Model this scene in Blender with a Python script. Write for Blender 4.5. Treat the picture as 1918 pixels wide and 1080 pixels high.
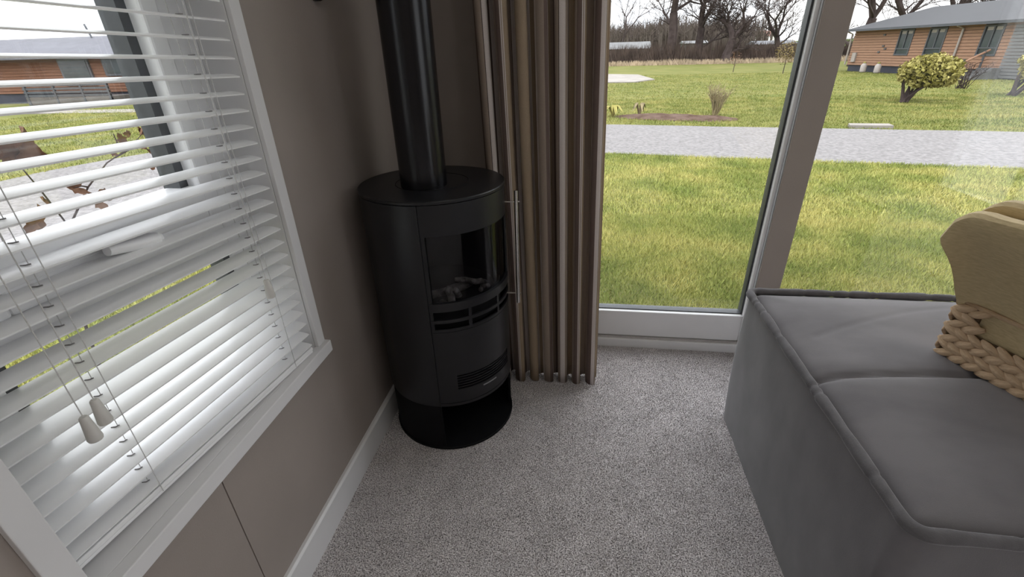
import bpy, math, random
import numpy as np
from mathutils import Matrix, Vector, noise

for o in list(bpy.data.objects):
    bpy.data.objects.remove(o)
S = bpy.context.scene
COL = S.collection
PI = math.pi
rad = math.radians
rnd = random.Random(7)
nrng = np.random.default_rng(5)

# ------------------------------------------------------------------ camera
CAMZ = 1.3
FPX = 864.85
YAW, PITCH, ROLL = rad(8.718), rad(62.875), rad(-1.757)
ROT = Matrix.Rotation(YAW, 3, 'Z') @ Matrix.Rotation(PITCH, 3, 'X') @ Matrix.Rotation(ROLL, 3, 'Z')
cam_d = bpy.data.cameras.new('camera')
cam = bpy.data.objects.new('camera', cam_d)
COL.objects.link(cam)
cam.matrix_world = Matrix.Translation((0, 0, CAMZ)) @ ROT.to_4x4()
cam_d.sensor_fit = 'HORIZONTAL'
cam_d.sensor_width = 36.0
cam_d.lens = 36.0 * FPX / 1918.0
cam_d.clip_start = 0.02
cam_d.clip_end = 1500
S.camera = cam

# ------------------------------------------------------------------ world: overcast sky
SKY = 0.62
W = bpy.data.worlds.new('overcast_sky')
S.world = W
W.use_nodes = True
nt = W.node_tree
nt.nodes.clear()
def wn(t): return nt.nodes.new(t)
tc = wn('ShaderNodeTexCoord')
sep = wn('ShaderNodeSeparateXYZ'); nt.links.new(tc.outputs['Generated'], sep.inputs[0])
lum = wn('ShaderNodeMapRange')          # overcast sky: zenith about three times the horizon
lum.inputs['From Min'].default_value = 0.0; lum.inputs['From Max'].default_value = 1.0
lum.inputs['To Min'].default_value = 0.95; lum.inputs['To Max'].default_value = 2.85
nt.links.new(sep.outputs['Z'], lum.inputs['Value'])
mp = wn('ShaderNodeMapping'); mp.inputs['Scale'].default_value = (2.0, 2.0, 7.0)
nt.links.new(tc.outputs['Generated'], mp.inputs['Vector'])
nz = wn('ShaderNodeTexNoise'); nz.inputs['Scale'].default_value = 1.6; nz.inputs['Detail'].default_value = 5
nt.links.new(mp.outputs[0], nz.inputs['Vector'])
cr = wn('ShaderNodeValToRGB')
cr.color_ramp.elements[0].position = 0.38; cr.color_ramp.elements[0].color = (0.73, 0.77, 0.86, 1)
cr.color_ramp.elements[1].position = 0.62; cr.color_ramp.elements[1].color = (1.0, 0.985, 0.97, 1)
nt.links.new(nz.outputs['Fac'], cr.inputs['Fac'])
mul = wn('ShaderNodeVectorMath'); mul.operation = 'SCALE'
nt.links.new(cr.outputs['Color'], mul.inputs[0]); nt.links.new(lum.outputs[0], mul.inputs['Scale'])
bg = wn('ShaderNodeBackground'); bg.inputs['Strength'].default_value = SKY
nt.links.new(mul.outputs[0], bg.inputs['Color'])
wo = wn('ShaderNodeOutputWorld'); nt.links.new(bg.outputs[0], wo.inputs['Surface'])

# soft sun behind the cloud
sun_d = bpy.data.lights.new('sun', 'SUN'); sun_d.energy = 0.5; sun_d.angle = rad(40); sun_d.color = (1, .97, .92)
sun = bpy.data.objects.new('sun', sun_d); COL.objects.link(sun)
sun.rotation_euler = (rad(38), rad(20), 0)

S.view_settings.view_transform = 'Standard'
S.view_settings.look = 'None'
S.view_settings.gamma = 1.0
S.view_settings.use_curve_mapping = False
S.view_settings.exposure = 1.7

# ------------------------------------------------------------------ pixel helpers (direction only; depth comes from the surface touched)
def ray(x, y):
    return ROT @ Vector(((x - 959) / FPX, -(y - 540) / FPX, -1))
def onz(x, y, z):
    r = ray(x, y); k = (z - CAMZ) / r.z
    return Vector((r.x * k, r.y * k, z))
def ony(x, y, Y):
    r = ray(x, y); k = Y / r.y
    return Vector((r.x * k, Y, CAMZ + r.z * k))
def onx(x, y, X):
    r = ray(x, y); k = X / r.x
    return Vector((X, r.y * k, CAMZ + r.z * k))

# ------------------------------------------------------------------ materials
MATS = {}
def srgb(r, g, b):
    f = lambda c: (c / 255 / 12.92) if c / 255 <= 0.04045 else ((c / 255 + 0.055) / 1.055) ** 2.4
    return (f(r), f(g), f(b), 1)
def lin(c): return (c[0], c[1], c[2], 1)
def mat(name, col, rough=0.5, metal=0.0, var=0.0, vscale=20.0, bump=0.0, bscale=200.0, spec=0.5, stretch=(1, 1, 1), col2=None, sheen=0.0, coat=0.0, detail=4, bdist=0.01, contrast=(0.35, 0.65)):
    m = bpy.data.materials.new(name); m.use_nodes = True
    t = m.node_tree; b = t.nodes['Principled BSDF']
    b.inputs['Base Color'].default_value = lin(col)
    b.inputs['Roughness'].default_value = rough
    b.inputs['Metallic'].default_value = metal
    b.inputs['Specular IOR Level'].default_value = spec
    if sheen:
        b.inputs['Sheen Weight'].default_value = sheen; b.inputs['Sheen Roughness'].default_value = 0.35
    if coat:
        b.inputs['Coat Weight'].default_value = coat
    c = t.nodes.new('ShaderNodeTexCoord'); mpn = t.nodes.new('ShaderNodeMapping')
    mpn.inputs['Scale'].default_value = stretch
    t.links.new(c.outputs['Object'], mpn.inputs['Vector'])
    if var or col2:
        n = t.nodes.new('ShaderNodeTexNoise'); n.inputs['Scale'].default_value = vscale; n.inputs['Detail'].default_value = detail
        t.links.new(mpn.outputs[0], n.inputs['Vector'])
        r = t.nodes.new('ShaderNodeValToRGB')
        if col2 is None:
            a = [max(0, x * (1 - var)) for x in col[:3]]; d = [x * (1 + var) for x in col[:3]]
        else:
            a, d = col, col2
        r.color_ramp.elements[0].position = contrast[0]; r.color_ramp.elements[0].color = lin(a)
        r.color_ramp.elements[1].position = contrast[1]; r.color_ramp.elements[1].color = lin(d)
        t.links.new(n.outputs['Fac'], r.inputs['Fac']); t.links.new(r.outputs['Color'], b.inputs['Base Color'])
    if bump:
        n2 = t.nodes.new('ShaderNodeTexNoise'); n2.inputs['Scale'].default_value = bscale; n2.inputs['Detail'].default_value = 3
        t.links.new(mpn.outputs[0], n2.inputs['Vector'])
        bp = t.nodes.new('ShaderNodeBump'); bp.inputs['Strength'].default_value = bump; bp.inputs['Distance'].default_value = bdist
        t.links.new(n2.outputs['Fac'], bp.inputs['Height']); t.links.new(bp.outputs[0], b.inputs['Normal'])
    MATS[name] = m
    return m
def glass(name, tint=(1, 1, 1), boost=1.0):
    m = bpy.data.materials.new(name); m.use_nodes = True
    t = m.node_tree; t.nodes.clear()
    tr = t.nodes.new('ShaderNodeBsdfTransparent'); tr.inputs['Color'].default_value = lin(tint)
    gl = t.nodes.new('ShaderNodeBsdfGlossy'); gl.inputs['Roughness'].default_value = 0.0
    fr = t.nodes.new('ShaderNodeFresnel'); fr.inputs['IOR'].default_value = 1.5
    mm = t.nodes.new('ShaderNodeMath'); mm.operation = 'MULTIPLY'; mm.inputs[1].default_value = boost; mm.use_clamp = True
    ge = t.nodes.new('ShaderNodeNewGeometry'); iv = t.nodes.new('ShaderNodeMapRange')   # same reflectance from both faces
    iv.inputs['To Min'].default_value = 1.5; iv.inputs['To Max'].default_value = 1 / 1.5
    t.links.new(ge.outputs['Backfacing'], iv.inputs['Value']); t.links.new(iv.outputs[0], fr.inputs['IOR'])
    t.links.new(fr.outputs[0], mm.inputs[0])
    mx = t.nodes.new('ShaderNodeMixShader'); t.links.new(mm.outputs[0], mx.inputs[0])
    t.links.new(tr.outputs[0], mx.inputs[1]); t.links.new(gl.outputs[0], mx.inputs[2])
    o = t.nodes.new('ShaderNodeOutputMaterial'); t.links.new(mx.outputs[0], o.inputs[0])
    MATS[name] = m
    return m

taupe = mat('taupe_wall_paint', (.335, .288, .258), .6, var=.05, vscale=3, bump=.06, bscale=300)
white_paint = mat('white_paint', (.74, .73, .73), .35, var=.02, vscale=4)
ceil_paint = mat('ceiling_paint', (.8, .79, .77), .7, var=.02, vscale=2)
upvc = mat('white_plastic', (.88, .88, .89), .3, var=.015, vscale=5)
dark_frame = mat('dark_gasket', (.045, .05, .055), .45, var=.2, vscale=30)
glaz_m = mat('grey_glazing_edge', (.07, .075, .082), .5, var=.1, vscale=20)
slat_white = mat('slat_white', (.88, .88, .88), .32, var=.012, vscale=8)
cord_m = mat('cord_white', (.62, .61, .60), .8, var=.1, vscale=300)
tassel_m = mat('tassel_plastic', (.66, .64, .60), .45, var=.03, vscale=40)
slot_m = mat('cord_slot', (.22, .21, .21), .8, var=.1, vscale=100)
stove_m = mat('stove_black_enamel', (.011, .011, .013), .38, var=.10, vscale=12, bump=.03, bscale=900, spec=.45)
stove_dark = mat('stove_inner_black', (.004, .004, .005), .7, var=.2, vscale=20, spec=.2)
flue_m = mat('flue_black_satin', (.004, .004, .006), .24, var=.1, vscale=10, spec=.5)
chrome_m = mat('brushed_steel', (.62, .60, .58), .25, 1.0, var=.04, vscale=60)
plate_m = mat('nameplate', (.30, .30, .31), .35, .4, var=.05, vscale=300)
log_m = mat('ceramic_log', (.11, .10, .095), .9, col2=(.34, .32, .30), vscale=45, bump=.6, bscale=90)
velvet = mat('grey_velvet', (.135, .127, .131), .85, col2=(.178, .168, .172), vscale=5, bump=.10, bscale=500, spec=.2, sheen=.5, stretch=(1, 1.6, 1), detail=6)
velvet_dark = mat('grey_velvet_welt', (.125, .118, .122), .85, var=.12, vscale=30, bump=.15, bscale=400, spec=.2, sheen=.3)
grass_ground = mat('lawn_soil_and_grass', (.19, .21, .050), .95, col2=(.28, .27, .085), vscale=.55, spec=.1, detail=8, bump=.5, bscale=14, bdist=.03)
gravel_m = mat('pale_gravel', (.30, .285, .28), .95, col2=(.47, .445, .44), vscale=16, bump=.8, bscale=22, bdist=.03, spec=.1, detail=8)
soil_m = mat('bare_soil', (.12, .075, .055), 1, col2=(.22, .15, .12), vscale=4, bump=1, bscale=6, bdist=.05, spec=.05)
concrete_m = mat('pale_concrete', (.48, .44, .40), .9, var=.12, vscale=1.5, spec=.1)
bark_m = mat('bare_bark', (.075, .055, .052), .95, col2=(.13, .10, .095), vscale=2.5, spec=.1)
scrub_m = mat('winter_scrub', (.10, .075, .065), 1, col2=(.19, .14, .115), vscale=.9, spec=.05)
wood_far = mat('distant_bare_woodland', (.135, .105, .09), 1, col2=(.19, .155, .135), vscale=.25, spec=.03, detail=6)
field_m = mat('green_field', (.15, .23, .055), 1, var=.15, vscale=.05, spec=.05)
clad_m = mat('cedar_cladding', (.50, .285, .185), .8, col2=(.60, .36, .24), vscale=3, stretch=(1, 1, 14), spec=.15)
clad2_m = mat('far_cedar_cladding', (.26, .125, .08), .8, col2=(.34, .17, .105), vscale=2, stretch=(1, 1, 14), spec=.15)
skirt_m = mat('dark_blue_skirting', (.055, .06, .085), .8, var=.15, vscale=2)
roof_m = mat('grey_roof_sheet', (.045, .046, .053), .7, var=.1, vscale=2, stretch=(1, 1, 6))
roof2_m = mat('far_grey_roof', (.15, .15, .18), .7, var=.1, vscale=2)
lodge_glass = mat('lodge_window_glass', (.035, .045, .05), .12, var=.3, vscale=1.2)
grey_frame = mat('anthracite_frame', (.06, .065, .075), .5, var=.1, vscale=5)
pipe_m = mat('pale_downpipe', (.62, .55, .50), .5, var=.05, vscale=4)
bush_m = mat('yellow_green_leaf', (.42, .38, .09), .7, col2=(.66, .58, .20), vscale=3, spec=.2)
bush_dk = mat('inner_green_leaf', (.12, .13, .035), .8, col2=(.2, .2, .06), vscale=3, spec=.2)
dry_m = mat('dry_straw_stem', (.42, .34, .18), .9, var=.2, vscale=6)
leaf_m = mat('brown_oak_leaf', (.20, .085, .045), .8, col2=(.36, .20, .12), vscale=18, spec=.2)
seagrass = mat('woven_seagrass', (.42, .285, .175), .75, col2=(.66, .48, .31), vscale=14, bump=.5, bscale=60, stretch=(1, 1, 3), spec=.25)
seagrass_dk = mat('seagrass_core', (.12, .075, .04), .9, var=.2, vscale=30)
throw_m = None
shed_m = mat('weathered_shed', (.20, .18, .165), .9, var=.2, vscale=1)
shedroof_m = mat('pale_shed_roof', (.42, .42, .42), .8, var=.15, vscale=1)
orange_m = mat('far_red_tile', (.35, .18, .14), .9, var=.1, vscale=1)
blade_m = None

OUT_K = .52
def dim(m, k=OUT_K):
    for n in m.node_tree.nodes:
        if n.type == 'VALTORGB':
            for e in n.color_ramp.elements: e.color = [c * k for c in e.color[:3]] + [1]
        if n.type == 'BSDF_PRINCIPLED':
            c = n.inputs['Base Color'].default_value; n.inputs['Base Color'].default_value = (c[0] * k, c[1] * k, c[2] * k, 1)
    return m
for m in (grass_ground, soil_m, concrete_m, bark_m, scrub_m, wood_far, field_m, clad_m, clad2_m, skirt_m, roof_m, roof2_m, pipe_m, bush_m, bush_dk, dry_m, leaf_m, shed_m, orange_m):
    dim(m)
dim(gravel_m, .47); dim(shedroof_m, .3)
# ------------------------------------------------------------------ mesh helpers
class MB:
    def __init__(s): s.v = []; s.f = []; s.uv = None
    def add(s, vs, fs):
        k = len(s.v); s.v += [tuple(v) for v in vs]; s.f += [tuple(i + k for i in f) for f in fs]; return s
    def box(s, a, b):
        x0, y0, z0 = a; x1, y1, z1 = b
        return s.add([(x0, y0, z0), (x1, y0, z0), (x1, y1, z0), (x0, y1, z0), (x0, y0, z1), (x1, y0, z1), (x1, y1, z1), (x0, y1, z1)],
                     [(0, 3, 2, 1), (4, 5, 6, 7), (0, 1, 5, 4), (1, 2, 6, 5), (2, 3, 7, 6), (3, 0, 4, 7)])
    def prism(s, poly, z0, z1):
        n = len(poly)
        return s.add([(x, y, z0) for x, y in poly] + [(x, y, z1) for x, y in poly],
                     [tuple(range(n))[::-1], tuple(range(n, 2 * n))] + [(i, (i + 1) % n, n + (i + 1) % n, n + i) for i in range(n)])
    def hull8(s, p): # eight corners, bottom ring then top ring
        return s.add(p, [(0, 3, 2, 1), (4, 5, 6, 7), (0, 1, 5, 4), (1, 2, 6, 5), (2, 3, 7, 6), (3, 0, 4, 7)])
    def arc(s, c, a0, a1, r0, r1, z0, z1, seg=24):   # curved panel between two radii
        vs = []; fs = []
        for i in range(seg + 1):
            a = rad(a0 + (a1 - a0) * i / seg); ca, sa = math.cos(a), math.sin(a)
            for r, z in ((r0, z0), (r1, z0), (r1, z1), (r0, z1)):
                vs.append((c[0] + r * ca, c[1] + r * sa, z))
        for i in range(seg):
            k = 4 * i
            for j in range(4):
                fs.append((k + j, k + (j + 1) % 4, k + 4 + (j + 1) % 4, k + 4 + j))
        fs.append((0, 3, 2, 1)); k = 4 * seg; fs.append((k, k + 1, k + 2, k + 3))
        return s.add(vs, fs)
    def lathe(s, c, prof, n=64):                      # profile of (r, z), closed at the axis when r is 0
        vs = []; fs = []
        for r, z in prof:
            for i in range(n):
                a = 2 * PI * i / n; vs.append((c[0] + r * math.cos(a), c[1] + r * math.sin(a), z))
        for k in range(len(prof) - 1):
            for i in range(n):
                fs.append((k * n + i, k * n + (i + 1) % n, (k + 1) * n + (i + 1) % n, (k + 1) * n + i))
        fs.append(tuple(range(n))[::-1]); fs.append(tuple(range((len(prof) - 1) * n, len(prof) * n)))
        return s.add(vs, fs)
    def tube(s, pts, rr, n=8, closed=False):
        pts = [Vector(p) for p in pts]; m = len(pts)
        if not hasattr(rr, '__len__'): rr = [rr] * m
        vs = []; fs = []; up = None
        for i, p in enumerate(pts):
            if closed: t = pts[(i + 1) % m] - pts[i - 1]
            else: t = pts[min(i + 1, m - 1)] - pts[max(i - 1, 0)]
            t.normalize()
            if up is None:
                up = Vector((0, 0, 1)) if abs(t.z) < .9 else Vector((1, 0, 0))
            u = t.cross(up)
            if u.length < 1e-6: u = t.orthogonal()
            u.normalize(); w = u.cross(t); up = w
            for j in range(n):
                a = 2 * PI * j / n; vs.append(p + (u * math.cos(a) + w * math.sin(a)) * rr[i])
        for i in range(m if closed else m - 1):
            q = (i + 1) % m
            for j in range(n):
                fs.append((i * n + j, i * n + (j + 1) % n, q * n + (j + 1) % n, q * n + j))
        if not closed:
            fs.append(tuple(range(n))[::-1]); fs.append(tuple(range((m - 1) * n, m * n)))
        return s.add(vs, fs)
    def ball(s, c, r, nu=10, nv=6):
        if not hasattr(r, '__len__'): r = (r, r, r)
        vs = [(c[0], c[1], c[2] - r[2])]
        for i in range(1, nv):
            t = -PI / 2 + PI * i / nv
            for j in range(nu):
                a = 2 * PI * j / nu
                vs.append((c[0] + r[0] * math.cos(t) * math.cos(a), c[1] + r[1] * math.cos(t) * math.sin(a), c[2] + r[2] * math.sin(t)))
        vs.append((c[0], c[1], c[2] + r[2])); fs = []
        for j in range(nu): fs.append((0, 1 + (j + 1) % nu, 1 + j))
        for i in range(nv - 2):
            for j in range(nu):
                a = 1 + i * nu
                fs.append((a + j, a + (j + 1) % nu, a + nu + (j + 1) % nu, a + nu + j))
        a = 1 + (nv - 2) * nu; e = len(vs) - 1
        for j in range(nu): fs.append((a + j, a + (j + 1) % nu, e))
        return s.add(vs, fs)
    def build(s, name, m, parent=None, smooth=False, bevel=0, local=False, **kw):
        me = bpy.data.meshes.new(name); me.from_pydata(s.v, [], s.f); me.update()
        return link(name, me, m, parent, smooth, bevel, local, **kw)
def link(name, me, m, parent=None, smooth=False, bevel=0, local=False, fix=True):
    import bmesh
    if fix:
        b = bmesh.new(); b.from_mesh(me); bmesh.ops.recalc_face_normals(b, faces=b.faces); b.to_mesh(me); b.free()
    if m is not None and len(me.materials) == 0: me.materials.append(m)
    o = bpy.data.objects.new(name, me); COL.objects.link(o)
    if parent is not None:
        o.parent = parent
        if not local: o.location = -world_loc(parent)
    if smooth:
        for p in me.polygons: p.use_smooth = True
        if smooth == 'auto':
            try: me.set_sharp_from_angle(angle=rad(35))
            except Exception: pass
    if bevel:
        md = o.modifiers.new('bevel', 'BEVEL'); md.width = bevel; md.segments = 2; md.limit_method = 'ANGLE'; md.angle_limit = rad(40)
    return o
def world_loc(o):
    v = Vector((0, 0, 0))
    while o is not None:
        v += Vector(o.location); o = o.parent
    return v
def tag(o, label, cat, group=None):
    o['label'] = label; o['category'] = cat
    if group: o['group'] = group
    return o
def struct(o, label=None):
    o['kind'] = 'structure'
    if label: o['label'] = label
    return o
def thing(name, label, cat, loc=(0, 0, 0), rz=0, group=None):
    o = bpy.data.objects.new(name, None); COL.objects.link(o); o.empty_display_size = .1
    o.location = loc; o.rotation_euler = (0, 0, rz)
    return tag(o, label, cat, group)
def copy(o, parent=None, **kw):
    c = o.copy(); COL.objects.link(c); c.parent = parent
    return c

# ================================================================== ROOM SHELL
XL, YB = -.7185, 1.933           # faces of left wall and window wall
XR, YR, ZC = 3.3, -3.0, 2.7
WT = .15
# carpet: a floor slab with a heathered pile look
carpet = bpy.data.materials.new('heather_grey_carpet'); carpet.use_nodes = True
t = carpet.node_tree; b = t.nodes['Principled BSDF']; b.inputs['Roughness'].default_value = 1; b.inputs['Specular IOR Level'].default_value = .1
b.inputs['Sheen Weight'].default_value = .15
c = t.nodes.new('ShaderNodeTexCoord')
n1 = t.nodes.new('ShaderNodeTexNoise'); n1.inputs['Scale'].default_value = 260; n1.inputs['Detail'].default_value = 3
n2 = t.nodes.new('ShaderNodeTexNoise'); n2.inputs['Scale'].default_value = 9; n2.inputs['Detail'].default_value = 5
for n in (n1, n2): t.links.new(c.outputs['Object'], n.inputs['Vector'])
r1 = t.nodes.new('ShaderNodeValToRGB')
e = r1.color_ramp.elements; e[0].position = .36; e[0].color = (.15, .138, .138, 1); e[1].position = .66; e[1].color = (.98, .94, .94, 1)
x = r1.color_ramp.elements.new(.52); x.color = (.68, .635, .635, 1)
t.links.new(n1.outputs['Fac'], r1.inputs['Fac'])
r2 = t.nodes.new('ShaderNodeMapRange'); r2.inputs['From Min'].default_value = .3; r2.inputs['From Max'].default_value = .7; r2.inputs['To Min'].default_value = .90; r2.inputs['To Max'].default_value = 1.08
t.links.new(n2.outputs['Fac'], r2.inputs['Value'])
vm = t.nodes.new('ShaderNodeVectorMath'); vm.operation = 'SCALE'; t.links.new(r1.outputs['Color'], vm.inputs[0]); t.links.new(r2.outputs[0], vm.inputs['Scale'])
t.links.new(vm.outputs[0], b.inputs['Base Color'])
bp = t.nodes.new('ShaderNodeBump'); bp.inputs['Strength'].default_value = .7; bp.inputs['Distance'].default_value = .004
t.links.new(n1.outputs['Fac'], bp.inputs['Height']); t.links.new(bp.outputs[0], b.inputs['Normal'])

struct(MB().box((XL - WT, YR - WT, -.12), (XR + WT, YB + WT, 0)).build('floor', carpet), 'heathered grey carpeted floor')
NP = 300000                       # cut pile tufts, denser towards the camera's part of the room
PP = np.stack([nrng.uniform(XL + .018, 1.0, NP), nrng.uniform(.2, YB - .004, NP)], 1)
aa = nrng.uniform(0, 2 * PI, NP); ww = nrng.uniform(.0010, .0020, NP); hh_ = nrng.uniform(.002, .005, NP); lx_ = nrng.normal(0, .0042, (NP, 2))
VV = np.zeros((NP, 3, 3))
VV[:, 0, :2] = PP - np.stack([np.cos(aa) * ww, np.sin(aa) * ww], 1); VV[:, 1, :2] = PP + np.stack([np.cos(aa) * ww, np.sin(aa) * ww], 1)
VV[:, 2, :2] = PP + lx_; VV[:, 2, 2] = hh_; VV[:, :2, 2] = -.0005
VV = VV.reshape(-1, 3)
me = bpy.data.meshes.new('carpet_pile'); me.vertices.add(len(VV)); me.vertices.foreach_set('co', VV.ravel())
me.loops.add(len(VV)); me.loops.foreach_set('vertex_index', np.arange(len(VV), dtype=np.int32))
me.polygons.add(NP); me.polygons.foreach_set('loop_start', np.arange(0, len(VV), 3, dtype=np.int32)); me.polygons.foreach_set('loop_total', np.full(NP, 3, dtype=np.int32))
me.update(calc_edges=True)
pile = link('carpet_pile', me, carpet, bpy.data.objects['floor'], fix=False); pile['kind'] = 'stuff'
struct(MB().box((XL - WT, YR - WT, ZC), (XR + WT, YB + WT, ZC + .12)).build('ceiling', ceil_paint), 'white flat ceiling')

# left wall with a window opening
OY0, OY1, OZ0, OZ1 = .3255, .9936, .545, 1.72
wl = MB()
wl.box((XL - WT, YR, 0), (XL - .008, -2.4, ZC)); wl.box((XL - WT, -.6, 0), (XL - .008, OY0, ZC)); wl.box((XL - WT, -2.4, 0), (XL - .008, -.6, .6)); wl.box((XL - WT, -2.4, 2.1), (XL - .008, -.6, ZC))
wl.box((XL - WT, OY1, 0), (XL - .008, YB, ZC))
wl.box((XL - WT, OY0, 0), (XL - .008, OY1, OZ0))
wl.box((XL - WT, OY0, OZ1), (XL - .008, OY1, ZC))
wl = struct(wl.build('wall_left', taupe), 'taupe painted left wall around the window')
def wpanel(y0, y1, z0, z1):
    return MB().box((XL - .008, y0, z0), (XL, y1, z1)).build('wall_panel', taupe, wl, bevel=.0008)
J = .585
wpanel(OY0 - .02, J - .0011, 0, OZ0); wpanel(J + .0011, OY1 + .02, 0, OZ0)
wpanel(OY1 + .02, YB, 0, ZC)
wpanel(YR, -2.402, 0, ZC); wpanel(-.598, OY0 - .02, 0, ZC); wpanel(-2.4, -.6, 0, .6); wpanel(-2.4, -.6, 2.1, ZC); wpanel(OY0 - .02, OY1 + .02, OZ1, ZC)

# window wall (back) with one wide opening shared by door and fixed pane
BX0, BX1, BZ1 = -.06, 2.6, 2.55
wb = MB()
wb.box((XL - WT, YB, -.12), (BX0, YB + WT, ZC + .12)); wb.box((BX1, YB, -.12), (XR + WT, YB + WT, ZC + .12)); wb.box((BX0, YB, BZ1), (BX1, YB + WT, ZC + .12))
struct(wb.build('wall_back', taupe), 'taupe painted wall behind the stove and around the glazing')
# right wall: glazed opening
RY0, RY1, RZ1 = -.85, .75, 2.16
wr = MB()
wr.box((XR, YR, 0), (XR + WT, RY0, ZC)); wr.box((XR, RY1, 0), (XR + WT, YB, ZC)); wr.box((XR, RY0, RZ1), (XR + WT, RY1, ZC))
struct(wr.build('wall_right', taupe), 'taupe painted right wall with patio doors')
struct(MB().box((XL, YR - WT, 0), (XR, YR, ZC)).build('wall_rear', taupe), 'taupe painted plain rear wall')

# baseboards with a small chamfered top
def skirting(name, p0, p1, nrm, h=.108, th=.016):
    p0, p1, nrm = Vector(p0), Vector(p1), Vector(nrm)
    prof = [(0, 0), (th, 0), (th, h - .006), (th - .006, h), (0, h)]
    vs = [p + nrm * a + Vector((0, 0, z)) for p in (p0, p1) for a, z in prof]
    n = 5
    fs = [tuple(range(n)), tuple(range(n, 2 * n))[::-1]] + [(i, (i + 1) % n, n + (i + 1) % n, n + i) for i in range(n)]
    return struct(MB().add(vs, fs).build(name, white_paint, bevel=.001), None)
skirting('baseboard_left', (XL, YR, 0), (XL, YB, 0), (1, 0, 0))['label'] = 'white baseboard along the left wall'
skirting('baseboard_back', (XL + .016, YB, 0), (BX0, YB, 0), (0, -1, 0))['label'] = 'white baseboard behind the stove and curtain'

# ------------------------------------------------------------------ left window (window_1): frame, sashes, glass
FX0, FX1 = XL - .145, XL - .082
w1 = bpy.data.objects.new('window_1', None); COL.objects.link(w1); w1.location = (XL - .1, .66, OZ0); struct(w1, 'white framed side window with dark glazing edge')
def ring(y0, y1, z0, z1, t, x0, x1):
    m = MB()
    m.box((x0, y0, z0), (x1, y0 + t, z1)); m.box((x0, y1 - t, z0), (x1, y1, z1))
    m.box((x0, y0 + t, z0), (x1, y1 - t, z0 + t)); m.box((x0, y0 + t, z1 - t), (x1, y1 - t, z1))
    return m
ring(OY0, OY1, OZ0 + .03, OZ1, .09, FX0, FX1).build('window_frame', upvc, w1, bevel=.004)
MB().box((FX0, OY0 + .09, .92), (FX1, OY1 - .09, .985)).build('transom', upvc, w1, bevel=.004)
sash = ring(OY0 + .093, OY1 - .093, .985, OZ1 - .093, .042, FX0 + .01, FX1 + .016).build('sash', upvc, w1, bevel=.005)
MB().box((FX0 + .012, OY0 + .13, 1.02), (FX1 + .0165, OY1 - .13, 1.068)).build('sash_rail', upvc, sash, bevel=.004)
ring(OY0 + .134, OY1 - .134, 1.03, OZ1 - .134, .022, FX0 + .012, FX1 - .012).build('glazing_edge', glaz_m, sash)
MB().box((FX0 + .012, OY0 + .09, OZ0 + .12), (FX1 - .012, OY0 + .11, .92)).box((FX0 + .012, OY1 - .11, OZ0 + .12), (FX1 - .012, OY1 - .09, .92)).build('glazing_edge', glaz_m, w1)
gm = glass('window_glass', (.97, .98, .98), 1.25)
MB().box((FX0 + .02, OY0 + .14, 1.07), (FX0 + .026, OY1 - .14, OZ1 - .14)).build('pane', gm, w1)
MB().box((FX0 + .02, OY0 + .1, OZ0 + .13), (FX0 + .026, OY1 - .1, .918)).build('pane', gm, w1)
# lever handle on the sash rail
hx = FX1 + .017
pa, pb = onx(200, 470, hx + .03), onx(292, 448, hx + .03)
hd = MB().tube([pa, pa.lerp(pb, .35), pa.lerp(pb, .7), pb], [.0085, .010, .012, .013], 12)
hd.tube([pb + Vector((-.03, 0, 0)), pb + Vector((.006, 0, 0))], .012, 12)
hd.build('handle', upvc, w1, smooth='auto')
# reveals, trim and sill
REV = MB()
REV.box((FX1, OY1 - .003, .576), (XL, OY1, OZ1)); REV.box((FX1, OY0, .576), (XL, OY0 + .003, OZ1)); REV.box((FX1, OY0 + .003, OZ1 - .003), (XL, OY1 - .003, OZ1))
struct(REV.build('trim_1', white_paint), 'white window reveal lining')
TX = XL + .012
struct(MB().box((XL, OY1, .576), (TX, OY1 + .034, OZ1)).build('trim_2', white_paint, bevel=.0015), 'white upright architrave on the stove side of the window')
struct(MB().box((XL, OY0 - .038, .576), (TX, OY0, OZ1)).build('trim_3', white_paint, bevel=.0015), 'white upright architrave on the near side of the window')
struct(MB().box((XL, OY0 - .038, OZ1), (TX, OY1 + .034, OZ1 + .034)).build('trim_4', white_paint, bevel=.0015), 'white head architrave over the side window')
sl = MB().box((XL, OY0 - .075, .5405), (XL + .026, OY1 + .040, .576)).box((FX1 - .02, OY0, .5405), (XL, OY1, .576))
struct(sl.build('trim_5', white_paint, bevel=.002), 'white window sill board with projecting end')

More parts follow.
